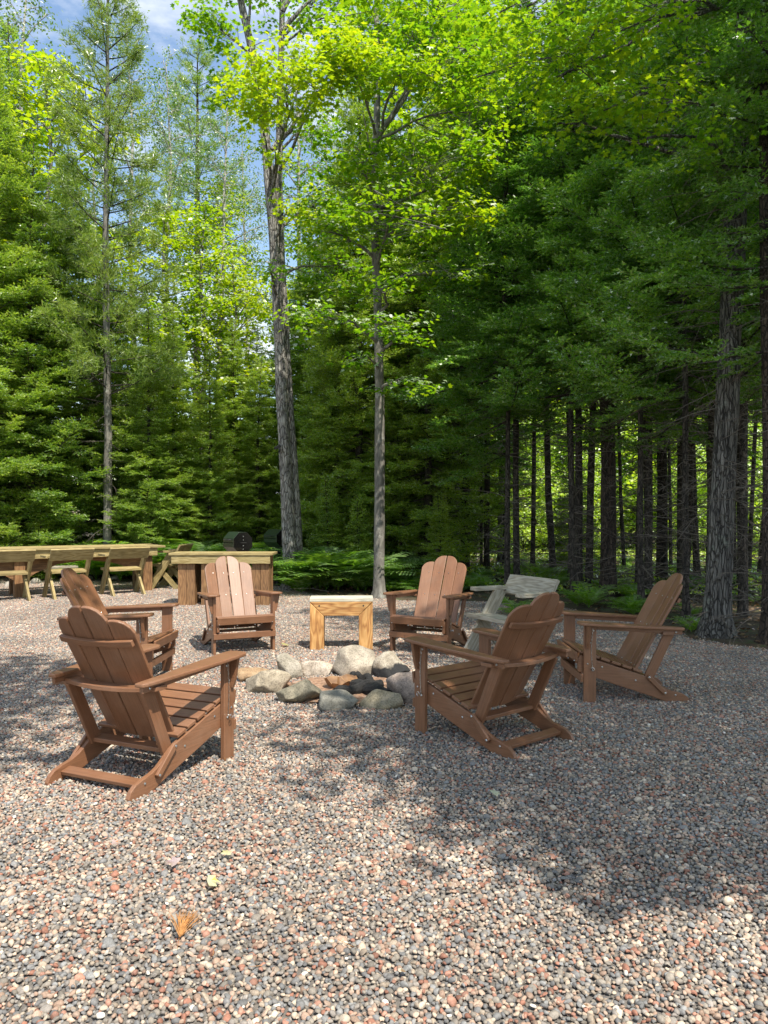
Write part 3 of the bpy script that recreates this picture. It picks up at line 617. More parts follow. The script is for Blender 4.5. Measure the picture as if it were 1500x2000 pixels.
ST = [  # u0,u1,vtop,vbot,label,colours,soot
 (463, 526, 1303, 1338, 'low tan stone at the left end of the fire ring, behind the beige boulder', ((.22, .15, .09), (.36, .25, .15), (.42, .33, .22)), 0),
 (479, 562, 1309, 1363, 'beige boulder at the left front of the fire ring with a flat sloping top', ((.20, .18, .14), (.36, .32, .25), (.46, .42, .34)), 0),
 (545, 623, 1325, 1382, 'round mottled grey-green stone at the front left of the fire ring', ((.13, .13, .10), (.24, .225, .17), (.33, .31, .24)), 0),
 (610, 704, 1352, 1395, 'flat dark grey slab stone at the front middle of the fire ring', ((.13, .135, .12), (.20, .205, .185), (.27, .27, .24)), 0),
 (709, 786, 1347, 1391, 'humped olive-grey stone at the front right of the fire ring', ((.14, .13, .09), (.25, .23, .165), (.33, .30, .23)), 0),
 (759, 832, 1313, 1381, 'pinkish grey stone beside the leg of the near right chair', ((.20, .17, .15), (.33, .28, .25), (.42, .36, .32)), 0),
 (737, 802, 1277, 1331, 'speckled cream stone with a sooty base at the right rear of the fire ring', ((.26, .23, .18), (.40, .37, .31), (.50, .47, .40)), .7),
 (651, 742, 1266, 1327, 'largest smooth boulder at the rear of the fire ring', ((.24, .22, .18), (.36, .33, .28), (.44, .41, .35)), .38),
 (587, 655, 1284, 1327, 'whitish quartz stone at the rear of the fire ring left of the largest boulder', ((.28, .25, .21), (.47, .42, .36), (.58, .54, .48)), .25),
 (537, 588, 1278, 1331, 'pale grey stone behind the beige boulder at the left rear of the fire ring', ((.22, .21, .17), (.35, .33, .28), (.45, .43, .38)), 0)]
for i, (u0, u1, vt, vb, lab, cols, soot) in enumerate(ST):
    um = (u0+u1)/2; z = F*CAMH/(vb-HOR-4); wdt = (u1-u0)/F*z; hgt = CAMH-(vt-HOR)/F*(z+wdt*.42)
    hgt = max(hgt, .10); dp = wdt*.42
    x = (um-750)/F*(z+dp)
    me = rock_mesh(40+i, (wdt/2*1.3, dp*1.2, hgt*.74)); me.materials.append(stone_mat('ring_stone_%s' % 'abcdefghij'[i], *cols, soot=soot))
    o = link('ring_stone', me); o.location = (x, z+dp, hgt*.36); o.rotation_euler = (0, 0, random.uniform(-.25, .25))
    tag(o, lab, 'stone', 'stones round the fire ring')
# ash bed
pc = P(672, 1352)
bm = bmesh.new(); vs = []
for k in range(40):
    a = 2*math.pi*k/40; vs.append(bm.verts.new((pc[0]+.50*math.cos(a)*(1+.08*math.sin(3*a)), 6.22+.50*math.sin(a), .0)))
c_ = bm.verts.new((pc[0], 6.22, .035))
for k in range(40): bm.faces.new((vs[k], vs[(k+1) % 40], c_))
bmesh.ops.subdivide_edges(bm, edges=bm.edges[:], cuts=5, use_grid_fill=True)
for v in bm.verts: v.co.z = .02*(1-((v.co.x-pc[0])**2+(v.co.y-6.22)**2)/.25)+.018+.02*noise.noise(v.co*9)
me = bpy.data.meshes.new('ash_bed'); bm.to_mesh(me); bm.free(); me.materials.append(M_ASH); me.polygons.foreach_set('use_smooth', [True]*len(me.polygons))
tag(link('ash_bed', me), 'reddish sand, ash and bark chips inside the fire ring', 'ash', kind='stuff')
M_CHAR = ground_mat('charred_wood', [(0.35, (.004, .004, .004)), (.6, (.02, .019, .018)), (.75, (.07, .065, .06))], scale=45, dist=.01)
def log(u0, v0, u1, v1, hz, r, mat, lab, cat='log', split=False):
    a = P(u0, v0); b = P(u1, v1); A = Vector((*a, hz)); B = Vector((*b, hz)); n = 9
    pts = [A.lerp(B, k/n)+Vector((0, 0, .012*math.sin(k*1.3)))+Vector((random.uniform(-.006, .006), random.uniform(-.006, .006), 0)) for k in range(n+1)]
    m = MB(); m.tube(pts, [r*(1+random.uniform(-.1, .1)) for _ in pts], 10 if not split else 5)
    o = m.build('firewood_log', mat, None, .003, False); return tag(o, lab, cat, 'firewood in the fire ring')
log(640, 1352, 694, 1346, .075, .055, M_BROWNW, 'split brown half-burnt log at the left inside the fire ring', split=True)
log(655, 1372, 745, 1350, .07, .042, M_CHAR, 'charred black log lying across the middle of the fire ring')
log(690, 1352, 760, 1372, .06, .05, M_CHAR, 'charred black log under the crossing one, pointing at the right stones')
log(716, 1338, 742, 1372, .07, .035, M_CHAR, 'short charred chunk at the rear right of the embers')
log(688, 1342, 706, 1346, .10, .03, M_CHAR, 'short burnt stub leaning on the largest boulder')

# ------------------------------------------------------------------ tree builders
def trunk_mesh(name, pts, rad, mat, seg=14, root=True, rough=.06):
    """tapered uneven trunk; pts in local space"""
    pts = [Vector(p) for p in pts]
    # resample
    P2 = []; R2 = []
    for i in range(len(pts)-1):
        L = (pts[i+1]-pts[i]).length; n = max(1, int(L/.22))
        for k in range(n): t = k/n; P2.append(pts[i].lerp(pts[i+1], t)); R2.append(rad[i]*(1-t)+rad[i+1]*t)
    P2.append(pts[-1]); R2.append(rad[-1])
    V = []; n = len(P2); off = random.uniform(0, 90)
    for i, p in enumerate(P2):
        flare = 1+(.55*math.exp(-(p.z)/.14) if root else 0)
        for k in range(seg):
            a = 2*math.pi*k/seg; d = Vector((math.cos(a), math.sin(a), 0))
            fl_ = 1+(flare-1)*(.7+.6*max(0, math.sin(a*4+off)))
            r = R2[i]*fl_*(1+rough*2*noise.noise(Vector((d.x*1.3+off, d.y*1.3, p.z*1.1)))+rough*noise.noise(Vector((d.x*4+off, d.y*4, p.z*5))))
            V.append(p+d*r)
    Fc = []
    for i in range(n-1):
        for k in range(seg): k2 = (k+1) % seg; Fc.append((i*seg+k, i*seg+k2, (i+1)*seg+k2, (i+1)*seg+k))
    return arr_mesh(name, np.array([tuple(v) for v in V]), np.array(Fc), mat, True)
def tubes_mesh(name, lines, mat, seg=4):
    """lines: list of (pts, radii)"""
    V = []; Fc = []
    for pts, rad in lines:
        b = len(V); n = len(pts); pts = [Vector(p) for p in pts]; x = None
        for i, p in enumerate(pts):
            d = (pts[min(i+1, n-1)]-pts[max(i-1, 0)]).normalized()
            x = d.orthogonal().normalized() if x is None else (x-d*x.dot(d)).normalized(); y = d.cross(x)
            for k in range(seg): a = 2*math.pi*k/seg; V.append(tuple(p+x*rad[i]*math.cos(a)+y*rad[i]*math.sin(a)))
        for i in range(n-1):
            for k in range(seg): k2 = (k+1) % seg; Fc.append((b+i*seg+k, b+i*seg+k2, b+(i+1)*seg+k2, b+(i+1)*seg+k))
    return arr_mesh(name, np.array(V), np.array(Fc), mat, True)

def needle_sprays(axes, g, tri_l=.042, tri_w=.030, sp=.036, up=.25, droop=.0):
    """axes: (n,3) start, (n,3) unit dir, (n,) length -> needle triangles either side of each twig"""
    A, D, L = axes; n = len(A)
    cnt = np.maximum(2, (L/sp).astype(int)); tot = cnt.sum(); tid = np.repeat(np.arange(n), cnt)
    start = np.concatenate([[0], np.cumsum(cnt)[:-1]]); k = np.arange(tot)-start[tid]; s = (k+.5)/cnt[tid]*L[tid]
    base = A[tid]+D[tid]*s[:, None]; base[:, 2] -= droop*(s**2)
    side = np.cross(D[tid], np.array([0, 0, 1.])); side /= np.linalg.norm(side, axis=1, keepdims=True)+1e-9
    out = []
    for sg in (-1, 1):
        dirn = side*sg*g.uniform(.6, 1.0, (tot, 1))+D[tid]*g.uniform(.5, 1.0, (tot, 1))+np.array([0, 0, 1.])*g.normal(up*.4, .5, (tot, 1))
        dirn /= np.linalg.norm(dirn, axis=1, keepdims=True)
        l = tri_l*g.uniform(.7, 1.3, (tot, 1))
        w = D[tid]*tri_w*.5+g.normal(0, .009, (tot, 3))
        out.append(np.stack([base-w, base+w, base+dirn*l], 1))
    # tip
    tip = A+D*L[:, None]; sd = np.cross(D, np.array([0, 0, 1.])); sd /= np.linalg.norm(sd, axis=1, keepdims=True)+1e-9
    out.append(np.stack([tip-sd*tri_w*.55, tip+sd*tri_w*.55, tip+D*tri_l*1.2], 1))
    return np.concatenate(out)
def conifer_crown(seed, h, r0, z0, nb, mat, twig=.085, shape=.85, droop=.22, name='crown', tri=1.0, gap=0.0):
    g = np.random.default_rng(seed); A = []; D = []; L = []; woods = []
    for b in range(nb):
        q = ((b+g.uniform(0, 1))/nb); u = q**1.15; zb = z0+(h-z0)*u*.985
        Lb = (r0*(1-u)**shape)*g.uniform(.62, 1.12)+.12
        if u < .12: Lb *= g.uniform(.5, 1.1)
        if g.uniform() < gap: continue
        if z0 > 2 and u < .28 and g.uniform() > .25+u*2.5: continue
        az = b*2.39996+g.uniform(-.35, .35); hd = np.array([math.cos(az), math.sin(az), 0]); sd = np.array([-hd[1], hd[0], 0])
        a1 = -droop*(1-u)*1.5+.55*u*u+g.normal(0, .17); a2 = .26*(1-u)+g.normal(0, .10)
        bend = g.normal(0, .12)
        def pos(s): return np.array([0, 0, zb])+hd*Lb*s+sd*Lb*bend*s*s+np.array([0, 0, Lb*(a1*s+a2*s*s)])
        pts = [pos(s) for s in (0, .35, .7, 1.0)]
        woods.append((pts, [.006+.009*Lb, .005+.006*Lb, .004+.002*Lb, .002]))
        nt = max(3, int(Lb/twig))
        for i in range(nt):
            s = .13+.87*(i+g.uniform(0, 1))/nt
            if s < .35 and g.uniform() < .35 and Lb > .8: continue
            p = pos(s); tl = (min(.42, (1-s)*Lb*.62+.10))*g.uniform(.75, 1.15)
            for sg in (-1, 1):
                an = R(g.uniform(38, 62)); d = hd*math.cos(an)+sd*(sg*math.sin(an)+bend*s)+np.array([0, 0, a1*.5+2*a2*s*.5+g.normal(.02, .24)])
                d /= np.linalg.norm(d); A.append(p); D.append(d); L.append(tl)
                if tl > .2:
                    for s2 in (.35, .6):
                        for sg2 in (-1, 1):
                            pp = p+d*tl*s2; sdd = np.cross(d, [0, 0, 1.]); d2 = d*.75+sdd*sg2*.66+np.array([0, 0, g.normal(0, .12)]); d2 /= np.linalg.norm(d2)
                            A.append(pp); D.append(d2); L.append(tl*.42)
        d = pos(1)-pos(.85); A.append(pos(.86)); D.append(d/np.linalg.norm(d)); L.append(.14*Lb+.05)
    T = needle_sprays((np.array(A), np.array(D), np.array(L)), g, .042*tri, .032*tri, .040*tri)
    me = arr_mesh(name, T.reshape(-1, 3), np.arange(len(T)*3).reshape(-1, 3), mat)
    return me, tubes_mesh('branches', woods, M_BARKD, 3)
def dead_branches(seed, z0, z1, n, Lm=.9):
    g = random.Random(seed); lines = []
    for i in range(n):
        z = g.uniform(z0, z1); az = g.uniform(0, 6.28); L = g.uniform(.3, 1)*Lm; d = Vector((math.cos(az), math.sin(az), g.uniform(-.35, .25)))
        pts = [Vector((0, 0, z))]; cur = d.copy()
        for k in range(3): cur = (cur+Vector((g.gauss(0, .18), g.gauss(0, .18), g.gauss(-.05, .15)))).normalized(); pts.append(pts[-1]+cur*L/3)
        lines.append((pts, [.009, .006, .004, .0015]))
        for k in range(g.randint(1, 4)):
            j = g.randint(1, 2); q = pts[j]; e = (cur+Vector((g.gauss(0, .6), g.gauss(0, .6), g.gauss(-.1, .3)))).normalized(); l2 = L*g.uniform(.2, .5)
            lines.append(([q, q+e*l2*.5, q+e*l2+Vector((0, 0, -.03))], [.004, .003, .0012]))
    return tubes_mesh('dead_branches', lines, M_TWIG, 3)
# leaves
def maple_outline(lod):
    if lod == 0: pts = [(0, 1), (20, .52), (42, .86), (66, .44), (98, .66), (132, .34), (180, .16), (228, .34), (262, .66), (294, .44), (318, .86), (340, .52)]
    elif lod == 1: pts = [(0, 1), (24, .5), (50, .85), (100, .6), (180, .2), (260, .6), (310, .85), (336, .5)]
    elif lod == 2: pts = [(0, 1), (60, .75), (150, .45), (210, .45), (300, .75)]
    else: pts = [(0, 1), (80, .5), (180, .6), (280, .5)]
    return np.array([(math.sin(R(a))*r, math.cos(R(a))*r, 0) for a, r in pts])
def place_leaves(C, Nrm, Tip, size, lod, g, curl=.18):
    """C,Nrm,Tip (n,3), size (n,) -> V, Fan faces"""
    o = maple_outline(lod); k = len(o); n = len(C)
    Nrm = Nrm/np.linalg.norm(Nrm, axis=1, keepdims=True); Tip = Tip-Nrm*(Tip*Nrm).sum(1, keepdims=True); Tip /= np.linalg.norm(Tip, axis=1, keepdims=True)+1e-9; Sd = np.cross(Tip, Nrm)
    o3 = o.copy(); r = np.hypot(o[:, 0], o[:, 1])
    cz = -curl*r**2+curl*.8*np.abs(o[:, 0])
    rim = C[:, None]+size[:, None, None]*(Sd[:, None]*o[None, :, 0:1]+Tip[:, None]*o[None, :, 1:2]+Nrm[:, None]*cz[None, :, None]*g.uniform(.3, 1.6, (n, 1, 1)))
    if lod >= 2:
        if k == 4: Fl = np.array([(0, 1, 2), (0, 2, 3)])
        else: Fl = np.array([(0, 1, 2), (0, 2, 3), (0, 3, 4)])
        V = rim.reshape(-1, 3); return V, (Fl[None]+(np.arange(n)*k)[:, None, None]).reshape(-1, 3)
    V = np.concatenate([rim, C[:, None]], 1).reshape(-1, 3)
    Fl = np.array([(k, i, (i+1) % k) for i in range(k)]); return V, (Fl[None]+(np.arange(n)*(k+1))[:, None, None]).reshape(-1, 3)
def spray_points(centers, g, per, rad, flat=.28):
    n = len(centers); C = np.repeat(centers, per, 0); a = g.uniform(0, 6.28, n*per); r = np.sqrt(g.uniform(0, 1, n*per))*np.repeat(rad, per)
    Cc = C.copy(); Cc[:, 0] += np.cos(a)*r; Cc[:, 1] += np.sin(a)*r; Cc[:, 2] += g.normal(0, 1, n*per)*np.repeat(rad, per)*flat-.25*r*r
    Tip = np.stack([np.cos(a), np.sin(a), g.uniform(-.9, -.1, n*per)], -1)+g.normal(0, .35, (n*per, 3))
    Nr = np.stack([g.normal(0, .33, n*per)+.25*np.cos(a), g.normal(0, .33, n*per)+.25*np.sin(a), np.ones(n*per)], -1)
    return Cc, Nr, Tip
def leaf_mesh(name, centers, g, per, rad, size, lod, mat, flat=.2, tiltall=0):
    C, Nr, Tp = spray_points(centers, g, per, rad, flat)
    if tiltall: Nr += g.normal(0, tiltall, Nr.shape)
    V, Fc = place_leaves(C, Nr, Tp, size*g.uniform(.6, 1.15, len(C)), lod, g)
    return arr_mesh(name, V, Fc, mat)
def broad_tree(seed, h, base, r, nlimb, lod, per, size, nspray, mat, bark, trunk_r, layered=True, flat=.12, spr=.45, tiltall=0, lean=(0, 0)):
    """generic deciduous tree variant: returns (trunk mesh, branch mesh, leaf mesh)"""
    g = np.random.default_rng(seed); random.seed(seed)
    lx, ly = lean
    tp = [(0, 0, -.1)]+[(lx*t*t*h+random.uniform(-.12, .12)*t*2, ly*t*t*h+random.uniform(-.12, .12)*t*2, h*.92*t) for t in (.2, .4, .6, .8, 1)]
    tr = trunk_mesh('trunk', tp, [trunk_r, trunk_r*.85, trunk_r*.68, trunk_r*.5, trunk_r*.3, .015], bark, 10)
    lines = []; cen = []
    def tpos(z):
        t = np.clip(z/(h*.92), 0, 1)*5; i = int(min(4, t)); f = t-i; a = np.array(tp[i]) if i > 0 else np.array([0, 0, 0]); b_ = np.array(tp[i+1]); return a*(1-f)+b_*f
    for i in range(nlimb):
        u = (i+g.uniform(.1, .9))/nlimb; zb = base+(h*.93-base)*u; prof = math.sin(math.pi*min(1, (.18+.82*u))**.8)**.7 if u < .98 else .3
        L = max(.5, r*prof*g.uniform(.7, 1.1)); az = i*2.4+g.uniform(-.4, .4); el = .25+.7*u+g.normal(0, .1)
        d = np.array([math.cos(az)*math.cos(el), math.sin(az)*math.cos(el), math.sin(el)]); p0 = tpos(zb)
        side = np.array([-math.sin(az), math.cos(az), 0]); bnd = g.normal(0, .15)
        def pos(s): return p0+d*L*s+side*L*bnd*s*s-np.array([0, 0, .22*L*s*s])
        r0 = trunk_r*(.34-.22*u)
        lines.append(([pos(s) for s in (0, .3, .6, 1)], [r0, r0*.65, r0*.4, .006]))
        ns = max(2, int(nspray*L/r))
        for k in range(ns):
            s = .25+.75*(k+g.uniform(0, 1))/ns; q = pos(s); sg = g.choice([-1, 1]); off = g.uniform(.15, .5)*L*(1-s*.6)
            c = q+side*sg*off*g.uniform(.3, 1)+np.array([0, 0, g.normal(.05, .12)])
            lines.append(([q, (q+c)/2+np.array([0, 0, .04]), c], [.012, .008, .004])); cen.append(c)
    cen = np.array(cen); rad = spr*g.uniform(.7, 1.25, len(cen))
    lm = leaf_mesh('crown', cen, g, per, rad, size, lod, mat, flat, tiltall)
    return tr, tubes_mesh('branches', lines, bark, 4), lm
def put_tree(name, parts, loc, rz, s, label, cat='tree', group=None):
    r = empty(name, (loc[0], loc[1], fz(loc[0], loc[1])-.02), rz); r.scale = (s, s, s*random.uniform(.95, 1.08))
    for nm, me in parts:
        o = bpy.data.objects.new(nm, me); COL.objects.link(o); o.parent = r
    return tag(r, label, cat, group)

# --- conifer variants
def fir_trunk(h, r, mat, seed, bare=0, nd=0):
    random.seed(seed); pts = [(0, 0, -.15)]+[(random.uniform(-.05, .05)*t*3, random.uniform(-.05, .05)*t*3, h*t) for t in (.15, .35, .6, 1)]
    return trunk_mesh('trunk', pts, [r*1.02, r*.9, r*.75, r*.5, .012], mat, 10)
FV = []
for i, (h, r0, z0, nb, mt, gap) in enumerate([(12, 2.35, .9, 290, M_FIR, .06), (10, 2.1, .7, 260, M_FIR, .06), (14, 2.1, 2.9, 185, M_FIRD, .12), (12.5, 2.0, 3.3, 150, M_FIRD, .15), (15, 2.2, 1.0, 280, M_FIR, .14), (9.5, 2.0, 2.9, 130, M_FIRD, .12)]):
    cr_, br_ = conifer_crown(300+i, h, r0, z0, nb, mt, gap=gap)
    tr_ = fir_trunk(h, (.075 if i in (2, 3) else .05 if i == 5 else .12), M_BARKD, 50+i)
    db = dead_branches(70+i, .3, max(z0+1.6, 2.6), 80 if z0 > 2 else 70, 1.1)
    FV.append([('trunk', tr_), ('crown', cr_), ('branches', br_), ('dead_branches', db)])
# bare slim pole variants (thin understorey stems with tiny crowns above)
PV = []
for i in range(3):
    h = 10+i; cr_, br_ = conifer_crown(400+i, h, 1.0, 6.5, 42, M_FIRD, gap=.1)
    PV.append([('trunk', fir_trunk(h, .058, M_BARKD, 150+i)), ('crown', cr_), ('branches', br_), ('dead_branches', dead_branches(170+i, .2, 6.4, 90, .9))])
# small young firs
cr_, br_ = conifer_crown(451, 3.4, .95, .15, 110, M_FIR)
YV = [('trunk', fir_trunk(3.4, .035, M_BARKD, 160)), ('crown', cr_), ('branches', br_)]
# white pine: soft plumes
def pine_crown(seed, h, z0, r0, nb, mat):
    g = np.random.default_rng(seed); A = []; D = []; L = []; woods = []
    for b in range(nb):
        u = (b+g.uniform(0, 1))/nb; zb = z0+(h-z0)*u; Lb = r0*(1-u)**.6*g.uniform(.55, 1.1)+.2; az = b*2.4+g.uniform(-.5, .5)
        hd = np.array([math.cos(az), math.sin(az), 0]); sd = np.array([-hd[1], hd[0], 0]); a1 = .05+.5*u+g.normal(0, .1)
        def pos(s): return np.array([0, 0, zb])+hd*Lb*s+np.array([0, 0, Lb*(a1*s+.15*s*s)])
        woods.append(([pos(s) for s in (0, .4, .75, 1)], [.02, .014, .008, .003]))
        for i in range(int(Lb/.10)+2):
            s = .35+.65*g.uniform(); p = pos(s); off = sd*g.normal(0, .22)*Lb*.6+np.array([0, 0, g.normal(.03, .07)]); c = p+off
            woods.append(([p, c], [.005, .003]))
            for q in range(13):
                d = hd*.7+g.normal(0, .55, 3)+np.array([0, 0, .35]); d /= np.linalg.norm(d); A.append(c+g.normal(0, .06, 3)); D.append(d); L.append(.13)
    A = np.array(A); D = np.array(D)
    n = len(A); out = []
    for q in range(3):
        d = D+g.normal(0, .3, (n, 3)); d /= np.linalg.norm(d, axis=1, keepdims=True); sd = np.cross(d, g.normal(size=(n, 3))); sd /= np.linalg.norm(sd, axis=1, keepdims=True)
        out.append(np.stack([A-sd*.008, A+sd*.008, A+d*.15], 1))
    T = np.concatenate(out); return arr_mesh('crown', T.reshape(-1, 3), np.arange(len(T)*3).reshape(-1, 3), mat), tubes_mesh('branches', woods, M_BARKD, 3)
pc_, pb_ = pine_crown(500, 13.5, 3.6, 2.0, 100, M_PINE)
PINE = [('trunk', trunk_mesh('trunk', [(0, 0, -.1), (.03, 0, 3), (-.05, 0, 7), (0, 0, 10.5), (0, 0, 13.4)], [.105, .09, .07, .045, .012], M_BARKS, 10)), ('crown', pc_), ('branches', pb_), ('dead_branches', dead_branches(501, 1, 4.5, 30, .8))]
pc2, pb2 = pine_crown(510, 19, 11, 2.6, 70, M_FIR)
REDPINE = [('trunk', trunk_mesh('trunk', [(0, 0, -.1), (.1, 0, 6), (0, 0, 12), (0, 0, 18.8)], [.18, .15, .11, .02], M_BARKR, 10)), ('crown', pc2), ('branches', pb2)]
# deciduous variants
MV = []
for i, (h, base, r, mt) in enumerate([(12.5, 3.0, 2.9, M_MAPLEY), (14.5, 4.5, 3.2, M_MAPLE)]):
    t_, b_, l_ = broad_tree(600+i, h, base, r, 34, 2, 26, .095, 11, mt, M_BARK, .13, spr=.42, flat=.10)
    MV.append([('trunk', t_), ('branches', b_), ('crown', l_)])
t_, b_, l_ = broad_tree(620, 17, 6.5, 2.2, 30, 3, 24, .058, 12, M_ASPEN, M_BIRCH, .13, spr=.34, flat=.35, tiltall=.6, lean=(.004, 0))
BIRCH = [('trunk', t_), ('branches', b_), ('crown', l_)]
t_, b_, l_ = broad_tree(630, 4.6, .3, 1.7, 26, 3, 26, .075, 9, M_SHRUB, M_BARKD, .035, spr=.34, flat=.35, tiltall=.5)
SHRUB = [('trunk', t_), ('branches', b_), ('crown', l_)]

# ------------------------------------------------------------------ the named trees near the yard
def limb(g, a, b, r0, r1, sag=.15, n=6):
    a = Vector(a); b = Vector(b); mid = (b-a); side = Vector((-mid.y, mid.x, 0)); side = side.normalized() if side.length > 1e-4 else Vector((1, 0, 0)); o = g.normal(0, .07)*mid.length
    pts = []
    for k in range(n+1):
        t = k/n; pts.append(a+mid*t+side*o*math.sin(math.pi*t)+Vector((0, 0, sag*mid.length*math.sin(math.pi*t)*.6))+Vector(g.normal(0, .012*mid.length, 3))*(0 if k in (0, n) else 1))
    return pts, [r0+(r1-r0)*k/n for k in range(n+1)]
def hero_maple(name, origin, stems, clusters, label, leafsize=.075, lod=1, per=20, extra=(), bark=None, mat2=None):
    """stems: list of (pixel polyline [(u,v)], depth, radii). clusters: (u,v,ru,rv,z,nspray,from_v,mat)"""
    g = np.random.default_rng(abs(hash(name+label[:5])) % 1000 if False else len(label)*7+len(clusters)); random.seed(len(label))
    ox, oy = origin; oz = fz(ox, oy)-.03; org = Vector((ox, oy, oz)); r = empty(name, org); tag(r, label, 'tree')
    bark = bark or M_BARK; stem3 = []
    for line, z, radii in stems:
        pts = [AT(u, v, z)-org for u, v in line]; stem3.append((pts, radii)); link('trunk', trunk_mesh('trunk', pts, radii, bark, 16, root=pts[0].z < .3), None, r)
    lines = []; by = {}
    for (u, v, ru, rv, z, ns, fr, mat) in clusters:
        fr = (fr[0], min(fr[1], v+max(40, rv*.9)) if v > 0 else fr[1]); c = AT(u, v, z)-org; rx = ru/F*z; rz_ = rv/F*z
        pts, radii = stem3[fr[0]]
        # join point on the stem: nearest with a height a little below the cluster
        tz = AT(u, fr[1], z).z-org.z if fr[1] else c.z
        best = None
        for i in range(len(pts)-1):
            for t in np.linspace(0, 1, 12):
                q = pts[i].lerp(pts[i+1], t); dd = abs(q.z-tz)
                if best is None or dd < best[0]: best = (dd, q, radii[i]*(1-t)+radii[i+1]*t)
        q, rr = best[1], best[2]
        lp, lr = limb(g, q, c, min(rr*.5, .032), .008); lines.append((lp, lr))
        cen = []
        for k in range(ns):
            e = g.normal(0, 1, 3); e /= np.linalg.norm(e); e *= g.uniform(.15, 1)**.5
            p = Vector((c.x+e[0]*rx, c.y+e[1]*max(rx*.8, .5), c.z+e[2]*rz_)); cen.append(tuple(p))
            t0 = lp[g.integers(2, 6)] if k % 3 else Vector(cen[g.integers(0, len(cen))])
            lines.append(([t0, t0.lerp(p, .55)+Vector((0, 0, .05)), p], [.007, .004, .002]))
        by.setdefault(mat.name, [mat, []])[1].extend(cen)
    for a, b, z, r0, r1 in extra:
        za, zb = z if isinstance(z, tuple) else (z, z); lines.append(limb(g, AT(*a, za)-org, AT(*b, zb)-org, r0, r1, .02, 8))
    link('branches', tubes_mesh('branches', lines, bark, 6), None, r)
    for nm, (mat, cen) in by.items():
        cen = np.array(cen); link('crown', leaf_mesh('crown', cen, g, per, .34*g.uniform(.7, 1.3, len(cen)), leafsize, lod, mat, .09), None, r)
    return r
Yl, Gl = M_MAPLEY, M_MAPLE
b1 = P(568, 1152)
hero_maple('maple_tree', (b1[0], b1[1]), [
    ([(569, 1165), (565, 1080), (560, 950), (550, 780), (545, 640), (536, 480), (524, 330), (512, 200), (490, 90), (465, -20), (440, -160)], b1[1], [.15, .13, .12, .11, .105, .10, .095, .09, .075, .065, .05]),
    ([(583, 1160), (580, 1060), (575, 950), (565, 800), (556, 640), (548, 500), (544, 360), (546, 220), (550, 60), (552, -60), (556, -200)], b1[1]+.16, [.115, .105, .10, .09, .085, .08, .072, .065, .055, .045, .03])],
    [(560, 160, 120, 75, 11.5, 60, (0, 330), Yl), (500, 200, 45, 70, 12.5, 14, (0, 300), Yl), (680, 110, 75, 38, 11.5, 26, (1, 260), Yl), 
     (400, 40, 70, 50, 14, 20, (0, 180), Gl), (440, 150, 40, 40, 14.5, 9, (0, 230), Gl), (640, 30, 100, 45, 14.5, 26, (1, 200), Gl), (520, -60, 160, 90, 14.5, 40, (0, 60), Gl), (700, -80, 140, 80, 14.5, 25, (1, 60), Gl),
     (540, 290, 30, 18, 13, 5, (0, 300), Yl), (560, 405, 24, 14, 13.3, 4, (0, 420), Yl), (530, 520, 22, 14, 13.3, 4, (0, 540), Gl), (620, 400, 70, 60, 15, 24, (1, 460), Gl), (610, 250, 40, 50, 14.5, 10, (1, 290), Gl), (640, 520, 80, 50, 15.5, 20, (1, 560), Gl)],
    'double grey-barked maple trunk rising beside the timber counter and grills', leafsize=.072, lod=0, per=30,
    extra=[((532, 292), (622, 185), 13.9, .05, .03), ((622, 185), (665, 165), 13.8, .03, .012), ((515, 235), (440, 170), 13.9, .025, .006), ((548, 60), (615, -10), 14, .05, .02), ((552, 20), (600, -60), 14, .05, .02)])
b2 = P(741, 1168)
hero_maple('maple_tree', (b2[0], b2[1]), [
    ([(741, 1178), (741, 1050), (742, 900), (741, 760), (738, 620), (733, 480), (730, 380), (736, 250), (737, 120), (735, 0), (733, -140)], b2[1], [.098, .09, .086, .082, .074, .07, .066, .058, .05, .04, .02]),
    ([(722, 300), (745, 255), (790, 190), (820, 120), (860, 45), (900, -10), (950, -80)], b2[1]-.1, [.055, .055, .05, .042, .036, .03, .02])],
    [(740, 40, 130, 60, 12.8, 40, (0, 120), Gl), (850, 110, 110, 100, 12, 56, (1, 160), Gl), (690, 130, 60, 35, 11.5, 14, (0, 200), Yl), (790, 130, 60, 26, 11.3, 14, (0, 200), Yl),
     (830, 330, 150, 85, 12.5, 60, (0, 420), Gl), (690, 310, 60, 45, 12.6, 14, (0, 370), Gl), (760, 430, 150, 50, 12.2, 40, (0, 480), Gl), (900, 410, 70, 26, 12.3, 14, (0, 440), Yl),
     (640, 620, 90, 20, 12.0, 12, (0, 640), Gl), (790, 640, 75, 26, 11.8, 12, (0, 660), Gl), (870, 540, 110, 55, 13.0, 26, (0, 560), Gl), (640, 450, 70, 30, 12.6, 12, (0, 480), Gl), (950, 220, 110, 110, 12.8, 45, (1, 260), Gl),
     (860, 0, 160, 60, 12.3, 40, (1, 60), Gl), (735, 565, 90, 30, 12.2, 12, (0, 590), Gl), (780, 750, 60, 20, 12.2, 6, (0, 740), Gl), (1000, 80, 110, 60, 12.5, 24, (1, 120), Yl), (700, 700, 40, 20, 12.4, 4, (0, 700), Gl)],
    'slim single grey maple trunk standing behind the small timber bench', leafsize=.072, lod=1, per=26, bark=M_BARKS,
    extra=[((738, 405), (905, 330), 12.7, .035, .012), ((736, 415), (860, 440), 12.7, .02, .008), ((722, 292), (708, 215), 12.6, .018, .006), ((733, 330), (690, 280), 12.7, .02, .006)])
